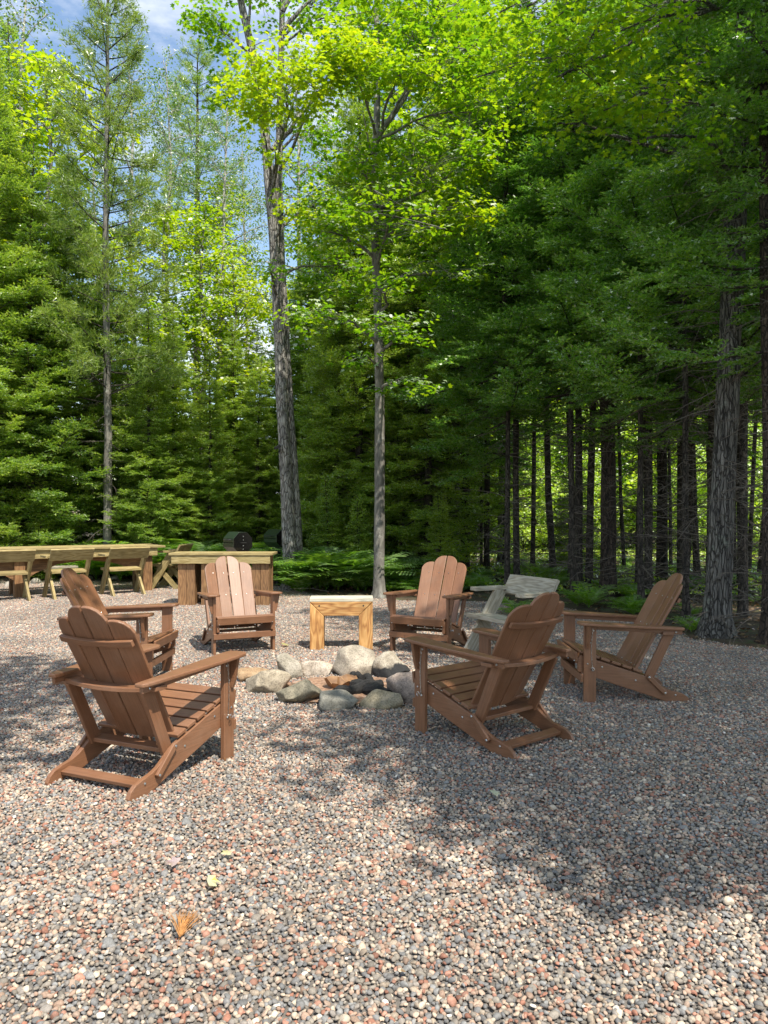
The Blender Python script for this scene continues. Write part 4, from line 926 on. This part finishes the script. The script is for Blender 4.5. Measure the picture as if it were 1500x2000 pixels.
# right-hand big trunk, a leafy maple leaning out over the yard
b3 = P(1402, 1246)
hero_maple('tall_tree', (b3[0], b3[1]), [
    ([(1400, 1256), (1404, 1150), (1410, 1000), (1418, 850), (1424, 700), (1432, 520), (1440, 350), (1450, 180), (1458, 60), (1464, -60), (1470, -300), (1474, -560)], b3[1], [.165, .145, .135, .13, .128, .125, .12, .115, .11, .105, .08, .04])],
    [(1060, 130, 140, 60, 7.6, 26, (0, -150), Gl), (1210, 60, 120, 50, 7.4, 20, (0, -150), Gl), (1180, 215, 110, 24, 7.6, 12, (0, 60), Gl), (1320, 140, 60, 40, 7.8, 8, (0, 60), Gl), (1090, 240, 80, 30, 7.8, 9, (0, 0), Gl), (1290, 205, 50, 16, 7.4, 5, (0, 100), Yl),
     (1010, 20, 120, 50, 7.8, 16, (0, -200), Gl), (1150, -60, 250, 90, 7.0, 30, (0, -250), Gl), (1390, 265, 70, 16, 7.6, 5, (0, 260), Gl), (1230, 280, 60, 14, 7.8, 4, (0, 200), Gl)],
    'big rough grey trunk patched with lichen at the right edge of the gravel', leafsize=.056, lod=0, per=26, bark=M_BARKV,
    extra=[((1455, 20), (1400, 10), 8.8, .05, .04), ((1400, 10), (1090, 150), (8.4, 7.8), .03, .015)])
link('dead_branches', dead_branches(909, .3, 6.5, 90, 1.1), None, bpy.data.objects['tall_tree'])
b4 = P(1503, 1262)
r4 = empty('brown_trunk_tree', (b4[0], b4[1], fz(*b4)-.03)); link('trunk', trunk_mesh('trunk', [(0, 0, -.1), (.02, 0, 2), (-.02, .02, 5), (0, 0, 9), (0, 0, 14)], [.095, .085, .078, .06, .02], M_BARKR, 14), None, r4)
c4, w4 = conifer_crown(910, 14, 1.9, 5.2, 85, M_FIRD); link('crown', c4, None, r4); link('branches', w4, None, r4); link('dead_branches', dead_branches(911, .3, 5.2, 60, .9), None, r4)
tag(r4, 'brown flaky conifer trunk cut by the right edge of the photo', 'tree')

# fir boughs of the near right trees
def lab_pool(base): return base
RT = [  # u, v(base), variant, trunk scale, label
 (1187, 1172, 'thick', 1.0, 'thick brown conifer trunk with a mossy foot beyond the rightmost brown chair'),
 (1292, 1148, 'dark', 1.0, 'thick black conifer trunk second to the left of the lichen-patched trunk'),
 (908, 1122, 'dark', 1.05, 'thick dark conifer trunk right behind the brown chair that faces the camera')]
for u, v, kind, s, lab in RT:
    b = P(u, v); h = 15; rr = .125 if kind == 'thick' else .10
    r_ = empty('conifer_tree', (b[0], b[1], fz(*b)-.03)); mt = M_BARKR if kind == 'thick' else M_BARKD
    link('trunk', trunk_mesh('trunk', [(0, 0, -.1), (.02, 0, 2), (-.03, .02, 5), (0, 0, 9), (0, 0, h)], [rr*1.1, rr, rr*.9, rr*.6, .02], mt, 14), None, r_)
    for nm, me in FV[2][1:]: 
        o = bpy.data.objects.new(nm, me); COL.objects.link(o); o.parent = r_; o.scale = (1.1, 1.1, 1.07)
    tag(r_, lab, 'tree')
poles = [(785, 1130, 1.1), (822, 1122, 1.2), (860, 1110, .8), (880, 1128, .8), (940, 1118, .7), (985, 1112, .9), (1012, 1120, .7), (1040, 1128, 1.0), (1082, 1140, 1.25), (1115, 1150, 1.2), (1150, 1150, 1.35), (1220, 1128, .8), (1246, 1158, 1.0), (1268, 1150, 1.1), (1310, 1118, .8), (1336, 1150, 1.3), (1362, 1150, 1.15), (1384, 1135, 1.2), (1432, 1150, 1.2), (1462, 1130, .9), (1484, 1140, 1.1), (640, 1090, .9), (665, 1098, 1.0), (1530, 1180, 1.2), (1580, 1160, 1.3), (1640, 1190, 1.4), (1700, 1170, 1.2)]
ORD = ['first', 'second', 'third', 'fourth', 'fifth', 'sixth', 'seventh', 'eighth', 'ninth', 'tenth', 'eleventh', 'twelfth']
MARKS = [(741, 'the slim maple trunk'), (908, 'the thick dark trunk'), (1187, 'the mossy brown trunk'), (1292, 'the thick black trunk'), (1402, 'the lichened trunk'), (1503, 'the brown trunk at the photo edge')]
pole_label = {}
for mi_, (mu, mn) in enumerate(MARKS):
    hi = MARKS[mi_+1][0] if mi_+1 < len(MARKS) else 9999
    for k_, q_ in enumerate(sorted(p[0] for p in poles if mu <= p[0] < hi)): pole_label[q_] = 'slender dark conifer pole, %s to the right of %s' % (ORD[k_], mn)
for k_, q_ in enumerate(sorted((p[0] for p in poles if p[0] < 741), reverse=True)): pole_label[q_] = 'slender dark conifer pole, %s to the left of the slim maple trunk' % ORD[k_]
for i, (u, v, s) in enumerate(poles):
    b = P(u, v+2); q = PV[i % 3]
    r_ = empty('slender_conifer', (b[0], b[1], fz(*b)-.03), random.uniform(0, 6)); r_.rotation_euler[0] = random.gauss(0, .022); r_.rotation_euler[1] = random.gauss(0, .022)
    for nm, me in q:
        o = bpy.data.objects.new(nm, me); COL.objects.link(o); o.parent = r_; o.scale = (s, s, 1.0) if nm == 'trunk' else (1, 1, 1)
    tag(r_, pole_label[u], 'tree', 'slender conifers of the right-hand wood')
# full conifers
def fx(u, z): return (u-750)/F*z
LEFTL = ['wide green fir at the left photo edge behind the leftmost table chair', 'tall green fir behind the middle wooden chair backs', 'green fir just left of the white pine trunk', 'green fir directly behind the white pine trunk', 'low fir behind the right end of the long table', 'fir behind the gap between long table and counter', 'small fir above the left end of the counter', 'fir standing back above the first grill', 'small fir close to the left side of the double trunk', 'dark fir beyond the left photo edge', 'dark fir rising high at the top left corner', 'fir right of the double trunk in the shadowy gap', 'fir seen through the gap right of the double trunk, further back', 'fir left of the slim maple in the gap', 'outermost fir beyond the left photo edge', 'fir behind the row, left of the sunny maples', 'fir behind the row, right of the white pine', 'furthest small fir just left of the double trunk']
left = [(-30, 16.9, 0, 1.0), (60, 17.3, 1, .95), (130, 18.6, 0, .85), (215, 19.5, 1, .8), (290, 17.8, 1, .60), (340, 19.5, 0, .56), (410, 18.6, 1, .52), (455, 20.5, 0, .56), (505, 19.4, 1, .56), (-110, 18.6, 4, 1.0), (15, 20.6, 4, .95), (600, 20.5, 0, .75), (560, 23, 1, .85), (650, 19.0, 1, .75), (-190, 17.2, 0, 1), (300, 24, 0, .66), (250, 21.5, 1, .66), (500, 26, 0, .66)]
for i, (u, z, k, s) in enumerate(left):
    put_tree('fir_tree', FV[k], (fx(u, z), z), random.uniform(0, 6), s, LEFTL[i], group='firs of the left-hand wood')
mid = [(700, 16.8, 4, .8), (770, 18.2, 4, .85), (835, 16.4, 4, .78), (660, 17.2, 1, .72), (890, 19, 4, .9), (950, 17.5, 2, .95)]
MIDL = ['dark fir just left of the slim maple trunk', 'dark fir just right of the slim maple trunk', 'dark fir behind the brown chair facing the camera, on its left', 'bushier dark fir in the gap left of the slim maple', 'tall fir behind the thick dark trunk near the camera-facing chair', 'fir right of the thick dark trunk near the camera-facing chair']
for i, (u, z, k, s) in enumerate(mid):
    put_tree('fir_tree', FV[k], (fx(u, z), z), random.uniform(0, 6), s, MIDL[i], group='dark firs behind the slim maple')
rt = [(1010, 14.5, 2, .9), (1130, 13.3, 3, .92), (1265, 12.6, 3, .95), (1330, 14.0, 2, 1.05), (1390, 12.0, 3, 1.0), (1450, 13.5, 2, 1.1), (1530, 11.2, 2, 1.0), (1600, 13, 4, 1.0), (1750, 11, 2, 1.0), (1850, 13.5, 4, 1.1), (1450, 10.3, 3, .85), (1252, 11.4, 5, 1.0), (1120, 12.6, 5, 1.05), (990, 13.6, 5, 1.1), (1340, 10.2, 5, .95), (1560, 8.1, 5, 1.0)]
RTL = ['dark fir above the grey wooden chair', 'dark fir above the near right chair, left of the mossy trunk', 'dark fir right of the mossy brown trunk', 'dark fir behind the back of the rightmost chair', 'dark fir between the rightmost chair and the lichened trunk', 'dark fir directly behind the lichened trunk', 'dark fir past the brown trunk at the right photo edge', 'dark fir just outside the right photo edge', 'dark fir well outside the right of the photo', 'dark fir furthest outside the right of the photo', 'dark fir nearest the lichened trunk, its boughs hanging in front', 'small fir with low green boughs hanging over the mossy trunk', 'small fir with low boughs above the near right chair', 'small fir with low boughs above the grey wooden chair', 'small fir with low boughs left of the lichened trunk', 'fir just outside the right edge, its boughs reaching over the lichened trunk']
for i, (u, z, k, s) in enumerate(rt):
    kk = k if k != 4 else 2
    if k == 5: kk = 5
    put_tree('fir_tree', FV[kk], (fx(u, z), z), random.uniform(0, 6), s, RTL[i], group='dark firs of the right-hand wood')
put_tree('white_pine', PINE, (fx(209, 17.6), 17.6), 1.0, 1.0, 'white pine with a pale trunk and soft feathery needles behind the long table', 'tree')
put_tree('red_pine', REDPINE, (fx(385, 30), 30), 2.0, 1.0, 'tall pine with dark needle tufts against the sky left of the double trunk', 'tree')
BL = 'slender white-barked birch with small leaves reaching into the sky'
for i, (u, z, s, lb) in enumerate([(258, 24, 1.05, 'white-barked birch with sparse leaves, left of the pine top against the sky'), (632, 27, 1.0, 'pale slender trunk seen between the double trunk and the slim maple'), (40, 22, 1.1, 'pale thin trunk rising at the top left corner'), (480, 31, 1.0, 'pale thin trunk far behind, just left of the double trunk'), (330, 24.5, .98, 'leafy aspen between the birch and the dark pine top'), (435, 24.0, .93, 'leafy aspen between the pine top and the double trunk'), (185, 25.5, .95, 'leafy aspen rising behind the white pine'), (585, 24.0, 1.0, 'aspen foliage right behind the top of the double trunk')]):
    put_tree('birch_tree', BIRCH, (fx(u, z), z), i*1.7, s, lb, 'tree', 'birches behind the yard')
ml = [(395, 22.0, 0, .93), (325, 23.5, 0, .95), (90, 20.5, 0, 1.18), (455, 21.3, 0, .72), (20, 24, 1, 1.2), (170, 28, 0, 1.0), (430, 25, 0, 1.02)]
MLL = ['bright maple crown in sun left of the double trunk, largest one', 'bright maple crown nearest the white pine', 'yellow-green maple at the upper left corner', 'lowest bright maple crown touching the double trunk', 'green maple behind the upper left corner firs', 'yellow-green maple far behind the white pine', 'bright maple behind the largest sunlit crown']
for i, (u, z, k, s) in enumerate(ml):
    put_tree('sunlit_maple', MV[k], (fx(u, z), z), random.uniform(0, 6), s, MLL[i], group='sunlit maples on the left')
mr = [(690, 21, 0, 1.0), (800, 19, 1, 1.0), (890, 17.5, 1, .95), (980, 20, 1, 1.0), (760, 24, 0, 1.1), (1060, 30, 0, 1.3), (1180, 31, 1, 1.3), (1300, 30, 0, 1.3), (1420, 31, 1, 1.3), (620, 24, 1, .85), (940, 23, 0, 1.15), (850, 22, 0, 1.05)]
mr_rank = {u_: ORD[i_] for i_, u_ in enumerate(sorted(m_[0] for m_ in mr))}
for u, z, k, s in mr:
    put_tree('green_maple', MV[k], (fx(u, z), z), random.uniform(0, 6), s, 'leafy green maple behind the firs, %s from the left of its row' % mr_rank[u], group='maples behind the slim maple')
t_, b_, l_ = broad_tree(640, 8.5, .8, 2.6, 34, 2, 26, .085, 11, M_SHRUB, M_BARKD, .06, spr=.42, flat=.2, tiltall=.3)
LOWM = [('trunk', t_), ('branches', b_), ('crown', l_)]
# far wood and sunny undergrowth beyond it
for i in range(22):
    z = 26.5+(i % 3)*2.2+(i*37 % 11)*.15; u = 820+i*42
    put_tree('sunny_young_maple', LOWM, (fx(u, z), z), i*1.3, .9+(i*7 % 5)*.06, 'low bright green tree in sun, seen in slivers between the dark trunks', group='sunlit young trees beyond the trunks')
g = random.Random(5)
for i in range(46):
    z = g.uniform(32, 48); x = g.uniform(-.75*z, .8*z)
    q = g.choice([MV[0], MV[1], FV[0], FV[4], MV[1]]); s = g.uniform(.7, 1.0) if x < -1 else g.uniform(.9, 1.25)
    if -.52*z < x < -.05*z: s *= .82
    put_tree('far_tree', q, (x, z), g.uniform(0, 6), s, 'distant green tree closing the back of the wood', group='distant trees')
for i in range(80):
    z = g.uniform(24.2, 33); x = g.uniform(-.3*z, .72*z)
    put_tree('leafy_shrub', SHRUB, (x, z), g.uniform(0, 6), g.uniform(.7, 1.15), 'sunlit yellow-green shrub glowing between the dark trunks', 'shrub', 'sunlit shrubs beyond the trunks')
# young firs at the wood's edge
YLL = ['young fir behind the right end of the long table', 'young fir in the fern bank right of the double trunk', 'smallest young fir left of the slim maple', 'young fir behind the leftmost table chairs', 'young fir among the right-hand poles', 'young fir behind the brown chair facing the camera']
for i, (u, z, s) in enumerate([(300, 17.4, .55), (640, 15.6, .6), (700, 15.2, .5), (80, 16.8, .6), (1120, 17.5, .8), (860, 15.2, .55)]):
    put_tree('young_fir', YV, (fx(u, z), z), random.uniform(0, 6), s, YLL[i], group='young firs at the wood edge')

# ------------------------------------------------------------------ trees beside and behind the viewer: they shade the yard
def shade_tree(name, base, h, tr_r, targets, lab, seed, mat=M_MAPLE, per=42, spr=.6, dens=12, zlo=6.5, zhi=9.5):
    """targets: ellipses (x,y,rx,ry) of the yard that this crown shades; boughs grow where the sun line meets the crown height"""
    g = np.random.default_rng(seed); random.seed(seed)
    bx, by = base; bz = fz(bx, by)-.03; r = empty(name, (bx, by, bz)); tag(r, lab, 'tree', 'trees around the near side of the yard')
    link('trunk', trunk_mesh('trunk', [(0, 0, -.1), (.05, .02, h*.3), (-.08, .05, h*.55), (.05, 0, h*.8), (0, 0, h)], [tr_r, tr_r*.85, tr_r*.65, tr_r*.4, .02], M_BARK, 12), None, r)
    lines = []; cen = []
    for (tx, ty, rx, ry) in targets:
        zc = g.uniform(zlo, zhi); cx = tx+S.x/S.z*zc-bx; cy = ty+S.y/S.z*zc-by
        st = Vector((0, 0, min(h*.9, zc-.6))); lp, lr = limb(g, st, (cx, cy, zc), .05, .015); lines.append((lp, lr))
        n = max(4, int(rx*ry*dens*3))
        for k in range(n):
            a = g.uniform(0, 6.28); q = math.sqrt(g.uniform()); dz = g.normal(0, .45)
            p = Vector((cx+math.cos(a)*q*rx+S.x/S.z*dz, cy+math.sin(a)*q*ry+S.y/S.z*dz, zc+dz)); cen.append(tuple(p)); t0 = lp[g.integers(2, 7)]
            lines.append(([t0, t0.lerp(p, .5)+Vector((0, 0, .08)), p], [.012, .008, .004]))
    link('branches', tubes_mesh('branches', lines, M_BARK, 4), None, r)
    cen = np.array(cen); link('crown', leaf_mesh('crown', cen, g, per, spr*g.uniform(.7, 1.25, len(cen)), .09, 2, mat, .12), None, r)
shade_tree('shade_maple', (5.6, 2.2), 10.5, .17, [(2.6, 5.0, 1.5, .9), (1.2, 4.6, 1.0, .55), (1.7, 3.5, .75, .5), (3.3, 6.6, 1.3, .9), (2.0, 6.4, 1.2, .8), (.3, 4.55, .5, .3), (.5, 5.6, .9, .55), (3.0, 3.6, 1.0, .8), (1.9, 3.95, 1.1, .7), (2.4, 3.0, .8, .5), (.95, 3.95, .55, .35), (3.4, 7.4, 1.0, .7), (2.6, 5.8, 1.0, .7), (-.1, 5.2, .5, .25)], 'leafy maple standing right of the camera, its crown shading the gravel', 11)
shade_tree('shade_maple', (6.4, 5.2), 13.0, .2, [(1.2, 8.0, 1.0, .6), (2.8, 8.2, 1.1, .8), (1.9, 10.0, 1.3, .9), (3.4, 10.5, 1.5, 1.0), (.6, 10.6, 1.0, .6), (4.5, 9, 1.2, 1.0), (2.6, 7.2, 1.1, .6), (1.4, 7.2, .8, .4)], 'tall maple right of the yard shading the far right of the gravel', 12, zlo=8.5, zhi=11.5)
shade_tree('shade_maple', (-3.2, -2.0), 11, .2, [(-3.3, 5.8, .9, .8), (-4.0, 7.0, .8, .5), (-2.7, 4.6, .5, .35), (-2.9, 6.4, .5, .3), (-4.6, 5.0, .9, .7)], 'maple behind the camera shading a patch of gravel on the left', 13)

# ------------------------------------------------------------------ ferns
def fern_mesh(seed, nf=11, L=.55):
    g = np.random.default_rng(seed); T = []
    for i in range(nf):
        az = 2*math.pi*i/nf+g.uniform(-.3, .3); l = L*g.uniform(.7, 1.1); hd = np.array([math.cos(az), math.sin(az), 0]); sd = np.array([-hd[1], hd[0], 0]); el = g.uniform(.85, 1.35)
        def pos(s): return hd*l*(s*math.cos(el)+.35*s*s)+np.array([0, 0, l*(s*math.sin(el)*1.05-.5*s*s)])
        n = 22
        for k in range(n):
            s = .12+.88*k/n; p = pos(s); w_ = l*.27*math.sin(math.pi*min(1, (.12+.88*(1-s))))**.8*(1.0 if s < .5 else (1.25-.5*s))
            tn = pos(s+.02)-pos(s); tn /= np.linalg.norm(tn)
            for sg in (-1, 1):
                d = sd*sg*.93+tn*.35+np.array([0, 0, g.uniform(-.25, .05)])
                tip = p+d*w_; m1 = p+d*w_*.5
                T.append([p-tn*l*.013, p+tn*l*.013, tip]); T.append([m1-tn*l*.024, m1+tn*l*.020+d*.01, tip])
        for k in range(6):
            a, b = pos(k/6), pos((k+1)/6); T.append([a-sd*.003, a+sd*.003, b])
    T = np.array(T); return arr_mesh('fern', T.reshape(-1, 3), np.arange(len(T)*3).reshape(-1, 3), M_FERN)
FERN = [fern_mesh(i) for i in range(4)]
ferns = []
for i in range(60):   # bright bank behind counter and table
    u = g.uniform(150, 560); z = g.uniform(16.2, 19); ferns.append((fx(u, z), z, g.uniform(2.2, 3.0), 'bright green fern behind the tables at the foot of the wood', 'ferns behind the tables'))
for i in range(70):
    u = g.uniform(585, 745); z = g.uniform(13.9, 16.6); ferns.append((fx(u, z), z, g.uniform(1.6, 2.7), 'green fern in the thick bank between the double trunk and the slim maple', 'ferns between the maples'))
for i in range(40):
    u = g.uniform(760, 960); z = g.uniform(13.0, 16); ferns.append((fx(u, z), z, g.uniform(.6, 1.1), 'small fern on the shaded wood floor behind the chairs', 'ferns on the wood floor'))
for i in range(60):
    u = g.uniform(960, 1500); z = g.uniform(13.5, 21); ferns.append((fx(u, z), z, g.uniform(.6, 1.2), 'fern deep among the trunks of the right-hand wood', 'ferns among the right-hand trunks'))
for i in range(34):
    u = g.uniform(1160, 1560); z = g.uniform(9.8, 14.5)
    if sdist(np.array([fx(u, z)]), np.array([z]))[0] > .3: ferns.append((fx(u, z), z, g.uniform(.45, .95), 'small fern at the foot of the trunks along the right gravel edge', 'ferns at the right gravel edge'))
for u, v, s, lb in [(1012, 1200, 1.1, 'fern clump seen between the grey wooden chair and its arm'), (1040, 1195, 1.0, 'fern just right of the grey wooden chair backrest'), (1150, 1192, 1.25, 'large fern behind the near right chair, left of the mossy trunk'), (1128, 1188, 1.0, 'fern beside the large one at the foot of the mossy trunk'), (1238, 1208, .9, 'low fern behind the rightmost brown chair'), (800, 1160, 1.1, 'fern left of the brown chair that faces the camera'), (775, 1155, 1.0, 'fern at the foot of the slim maple on its right'), (560, 1150, .7, 'fern at the left foot of the double trunk'), (1350, 1238, .7, 'small leafy fern left of the lichen-patched trunk'), (1365, 1234, .6, 'tiny fern sprig touching the lichen-patched trunk')]:
    b = P(u, v); ferns.append((b[0], b[1], s, lb, 'ferns along the gravel edge'))
for i, (x, y, s, lb, gp) in enumerate(ferns):
    o = bpy.data.objects.new('fern', FERN[i % 4]); COL.objects.link(o); o.location = (x, y, fz(x, y)); o.rotation_euler = (0, 0, g.uniform(0, 6)); o.scale = (s, s, s); tag(o, lb, 'fern', gp)

# ------------------------------------------------------------------ undergrowth, litter and stones at the edge
def scatter_leaves(name, n, region, size, mat, lod, seed, zoff=.012, tilt=.35, label=None, cat=None):
    g2 = np.random.default_rng(seed); C = []
    while len(C) < n:
        x = g2.uniform(region[0], region[1], 4000); y = g2.uniform(region[2], region[3], 4000); d = sdist(x, y)
        for a, b, dd in zip(x, y, d):
            if dd > region[4]+g2.exponential(.3)-.1: C.append((a, b))
            if len(C) >= n: break
    C = np.array(C); zz = floor_z(C[:, 0], C[:, 1])+zoff+g2.uniform(0, .02, n); C3 = np.stack([C[:, 0], C[:, 1], np.maximum(zz, .012)], -1)
    V, Fc = place_leaves(C3, np.stack([g2.normal(0, tilt, n), g2.normal(0, tilt, n), np.ones(n)], -1), g2.normal(size=(n, 3)), size*g2.uniform(.5, 1.2, n), lod, g2)
    return tag(link(name, arr_mesh(name, V, Fc, mat)), label, cat, kind='stuff')
scatter_leaves('leaf_litter', 22000, (-11, 12, 7, 24, .05), .045, M_DRYLEAF, 3, 21, label='brown dead leaves strewn over the wood floor', cat='leaf litter')
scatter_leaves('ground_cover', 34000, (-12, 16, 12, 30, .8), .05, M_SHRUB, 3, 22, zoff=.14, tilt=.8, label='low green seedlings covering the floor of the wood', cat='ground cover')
sticks = []
g3 = random.Random(77)
for i in range(260):
    x = g3.uniform(-8, 8); y = g3.uniform(8.5, 19); d = float(sdist(np.array([x]), np.array([y]))[0])
    if d < .15: continue
    a = g3.uniform(0, 6.28); L = g3.uniform(.2, .9); z = fz(x, y)+.02
    sticks.append(([Vector((x, y, z)), Vector((x+math.cos(a)*L*.5, y+math.sin(a)*L*.5, z+g3.uniform(.01, .08))), Vector((x+math.cos(a+.3)*L, y+math.sin(a+.3)*L, z+g3.uniform(0, .15)))], [.008, .006, .003]))
tag(link('fallen_twigs', tubes_mesh('fallen_twigs', sticks, M_TWIG, 4)), 'grey fallen twigs lying across the wood floor', 'twigs', kind='stuff')
sm = [stone_mat('edge_stone', (.16, .15, .13), (.27, .26, .23), (.38, .37, .33)), stone_mat('pale_edge_stone', (.28, .26, .22), (.42, .40, .36), (.52, .50, .46))]
ES = [(22, 1146, .17, 1, 'pale round boulder behind the leftmost table chair'), (70, 1140, .15, 0, 'grey boulder under the long table between two chairs'), (170, 1135, .13, 0, 'small grey stone under the long table'), (625, 1152, .17, 0, 'grey stone right of the double trunk foot'), (655, 1150, .20, 0, 'flat grey stone in the middle of the gap between the maples'), (690, 1150, .12, 0, 'small stone left of the slim maple'), (608, 1146, .12, 1, 'pale stone touching the double trunk foot'), (225, 1134, .12, 1, 'pale stone near the timber post of the long table')]
for i, (u, v, r_, k, lb) in enumerate(ES):
    b = P(u, v); me = rock_mesh(80+i, (r_, r_*.8, r_*.62), sub=3); me.materials.append(sm[k]); o = link('edge_stone', me); o.location = (b[0], b[1], max(fz(*b), 0)+r_*.25); tag(o, lb, 'stone', 'stones at the back edge of the gravel')
# bits lying on the gravel
def gleaf(u, v, size, mat, lab, rz, lod=0):
    b = P(u, v); g2 = np.random.default_rng(int(u)); V, Fc = place_leaves(np.array([[0, 0, .0]]), np.array([[.15, -.25, 1.]]), np.array([[math.cos(rz), math.sin(rz), 0]]), np.array([size*1.5]), lod, g2, .3)
    o = link('fallen_leaf', arr_mesh('fallen_leaf', V, Fc, mat)); o.location = (b[0], b[1], .036); tag(o, lab, 'leaf', 'leaves fallen on the gravel')
M_YL = leaf_mat('yellow_leaf', (.58, .47, .05), (.62, .52, .07), (.66, .56, .09), trans=.25, tcol=(1, 1, 1)); M_OL = leaf_mat('orange_leaf', (.35, .12, .04), (.42, .17, .05), (.5, .22, .06), trans=.2, tcol=(1, 1, 1)); M_PG = leaf_mat('pale_green_leaf', (.35, .36, .18), (.4, .42, .22), (.45, .46, .25), trans=.2, tcol=(1, 1, 1))
gleaf(410, 1737, .032, M_YL, 'pale yellow leaf on the gravel in front of the near left chair', .3, 1)
gleaf(442, 1683, .024, M_YL, 'small crumpled golden leaf on the gravel above the pale yellow one', 1.6)
gleaf(343, 1700, .034, M_OL, 'reddish brown leaf scrap on the gravel left of the golden leaf', 2.8)
gleaf(965, 1562, .03, M_PG, 'pale green leaf on the shaded gravel at the shadow edge', .7)
gleaf(883, 1746, .020, M_OL, 'small orange leaf on the bright gravel right of centre', 2.0)
gleaf(556, 1265, .045, M_YL, 'yellowish leaf on the gravel left of the small timber bench', 1.2, 1)
gleaf(222, 1660, .022, M_OL, 'orange scrap on the gravel at the left', .2)
gleaf(537, 1672, .018, M_OL, 'tiny brown star-shaped leaf on the gravel near the middle', 1.2)
b = P(352, 1842); lines = []
for i in range(70):
    a = R(90+g3.gauss(4, 17)); L = g3.uniform(.10, .15); st = Vector((g3.gauss(0, .003), g3.gauss(0, .003), .02+g3.uniform(0, .008)))
    lines.append(([st, st+Vector((math.cos(a)*L*.5, math.sin(a)*L*.5, .012)), st+Vector((math.cos(a+g3.gauss(0, .06))*L, math.sin(a)*L, g3.uniform(.004, .02)))], [.0011, .001, .0006]))
M_NEEDLE = simple('dry_pine_needles', (.50, .24, .08), .6)
o = link('pine_needle_tuft', tubes_mesh('pine_needle_tuft', lines, M_NEEDLE, 3)); o.location = (b[0], b[1], .004); tag(o, 'orange-brown tuft of dry pine needles fanned out on the near gravel', 'needle tuft')
g5 = np.random.default_rng(55); n_ = 420; bx_ = g5.uniform(-5, 5, n_); by_ = g5.uniform(1.8, 12, n_); ok = sdist(bx_, by_) < -.1; bx_, by_ = bx_[ok], by_[ok]; n_ = len(bx_)
V_, F_ = place_leaves(np.stack([bx_, by_, g5.uniform(.018, .026, n_)], -1), np.stack([g5.normal(0, .4, n_), g5.normal(0, .4, n_), np.ones(n_)], -1), g5.normal(size=(n_, 3)), .011*g5.uniform(.5, 1.5, n_), 3, g5)
tag(link('leaf_crumbs', arr_mesh('leaf_crumbs', V_, F_, M_DRYLEAF)), 'tiny brown crumbs of dead leaf scattered over the gravel', 'leaf litter', kind='stuff')
lines = []
for i in range(260):
    x, y = g3.uniform(-3.5, 3.5), g3.uniform(1.9, 8); a = g3.uniform(0, 6.28); L = g3.uniform(.03, .09); p = Vector((x, y, .022)); lines.append(([p, p+Vector((math.cos(a)*L, math.sin(a)*L, g3.uniform(-.003, .006)))], [.0011, .0007]))
tag(link('loose_needles', tubes_mesh('loose_needles', lines, M_NEEDLE, 3)), 'single dry needles lying loose between the pebbles', 'needle litter', kind='stuff')
# lamp on the double trunk
fl_ = empty('floodlight', AT(546, 876, b1[1]-.16)); 
MB().board((-.09, -.05, .0), (.03, -.05, .05), .10, .05, (0, 1, .3)).build('lamp_head', M_BLACKM, fl_, .004); MB().board((-.01, -.02, -.07), (.0, .05, .0), .03, .02, (1, 0, 0)).build('bracket', M_BLACKM, fl_)
tag(fl_, 'small black floodlight fixed halfway up the double maple trunk', 'lamp')
print('TRIS', sum(len(m.polygons) for m in bpy.data.meshes), 'OBJ', len(bpy.data.objects))
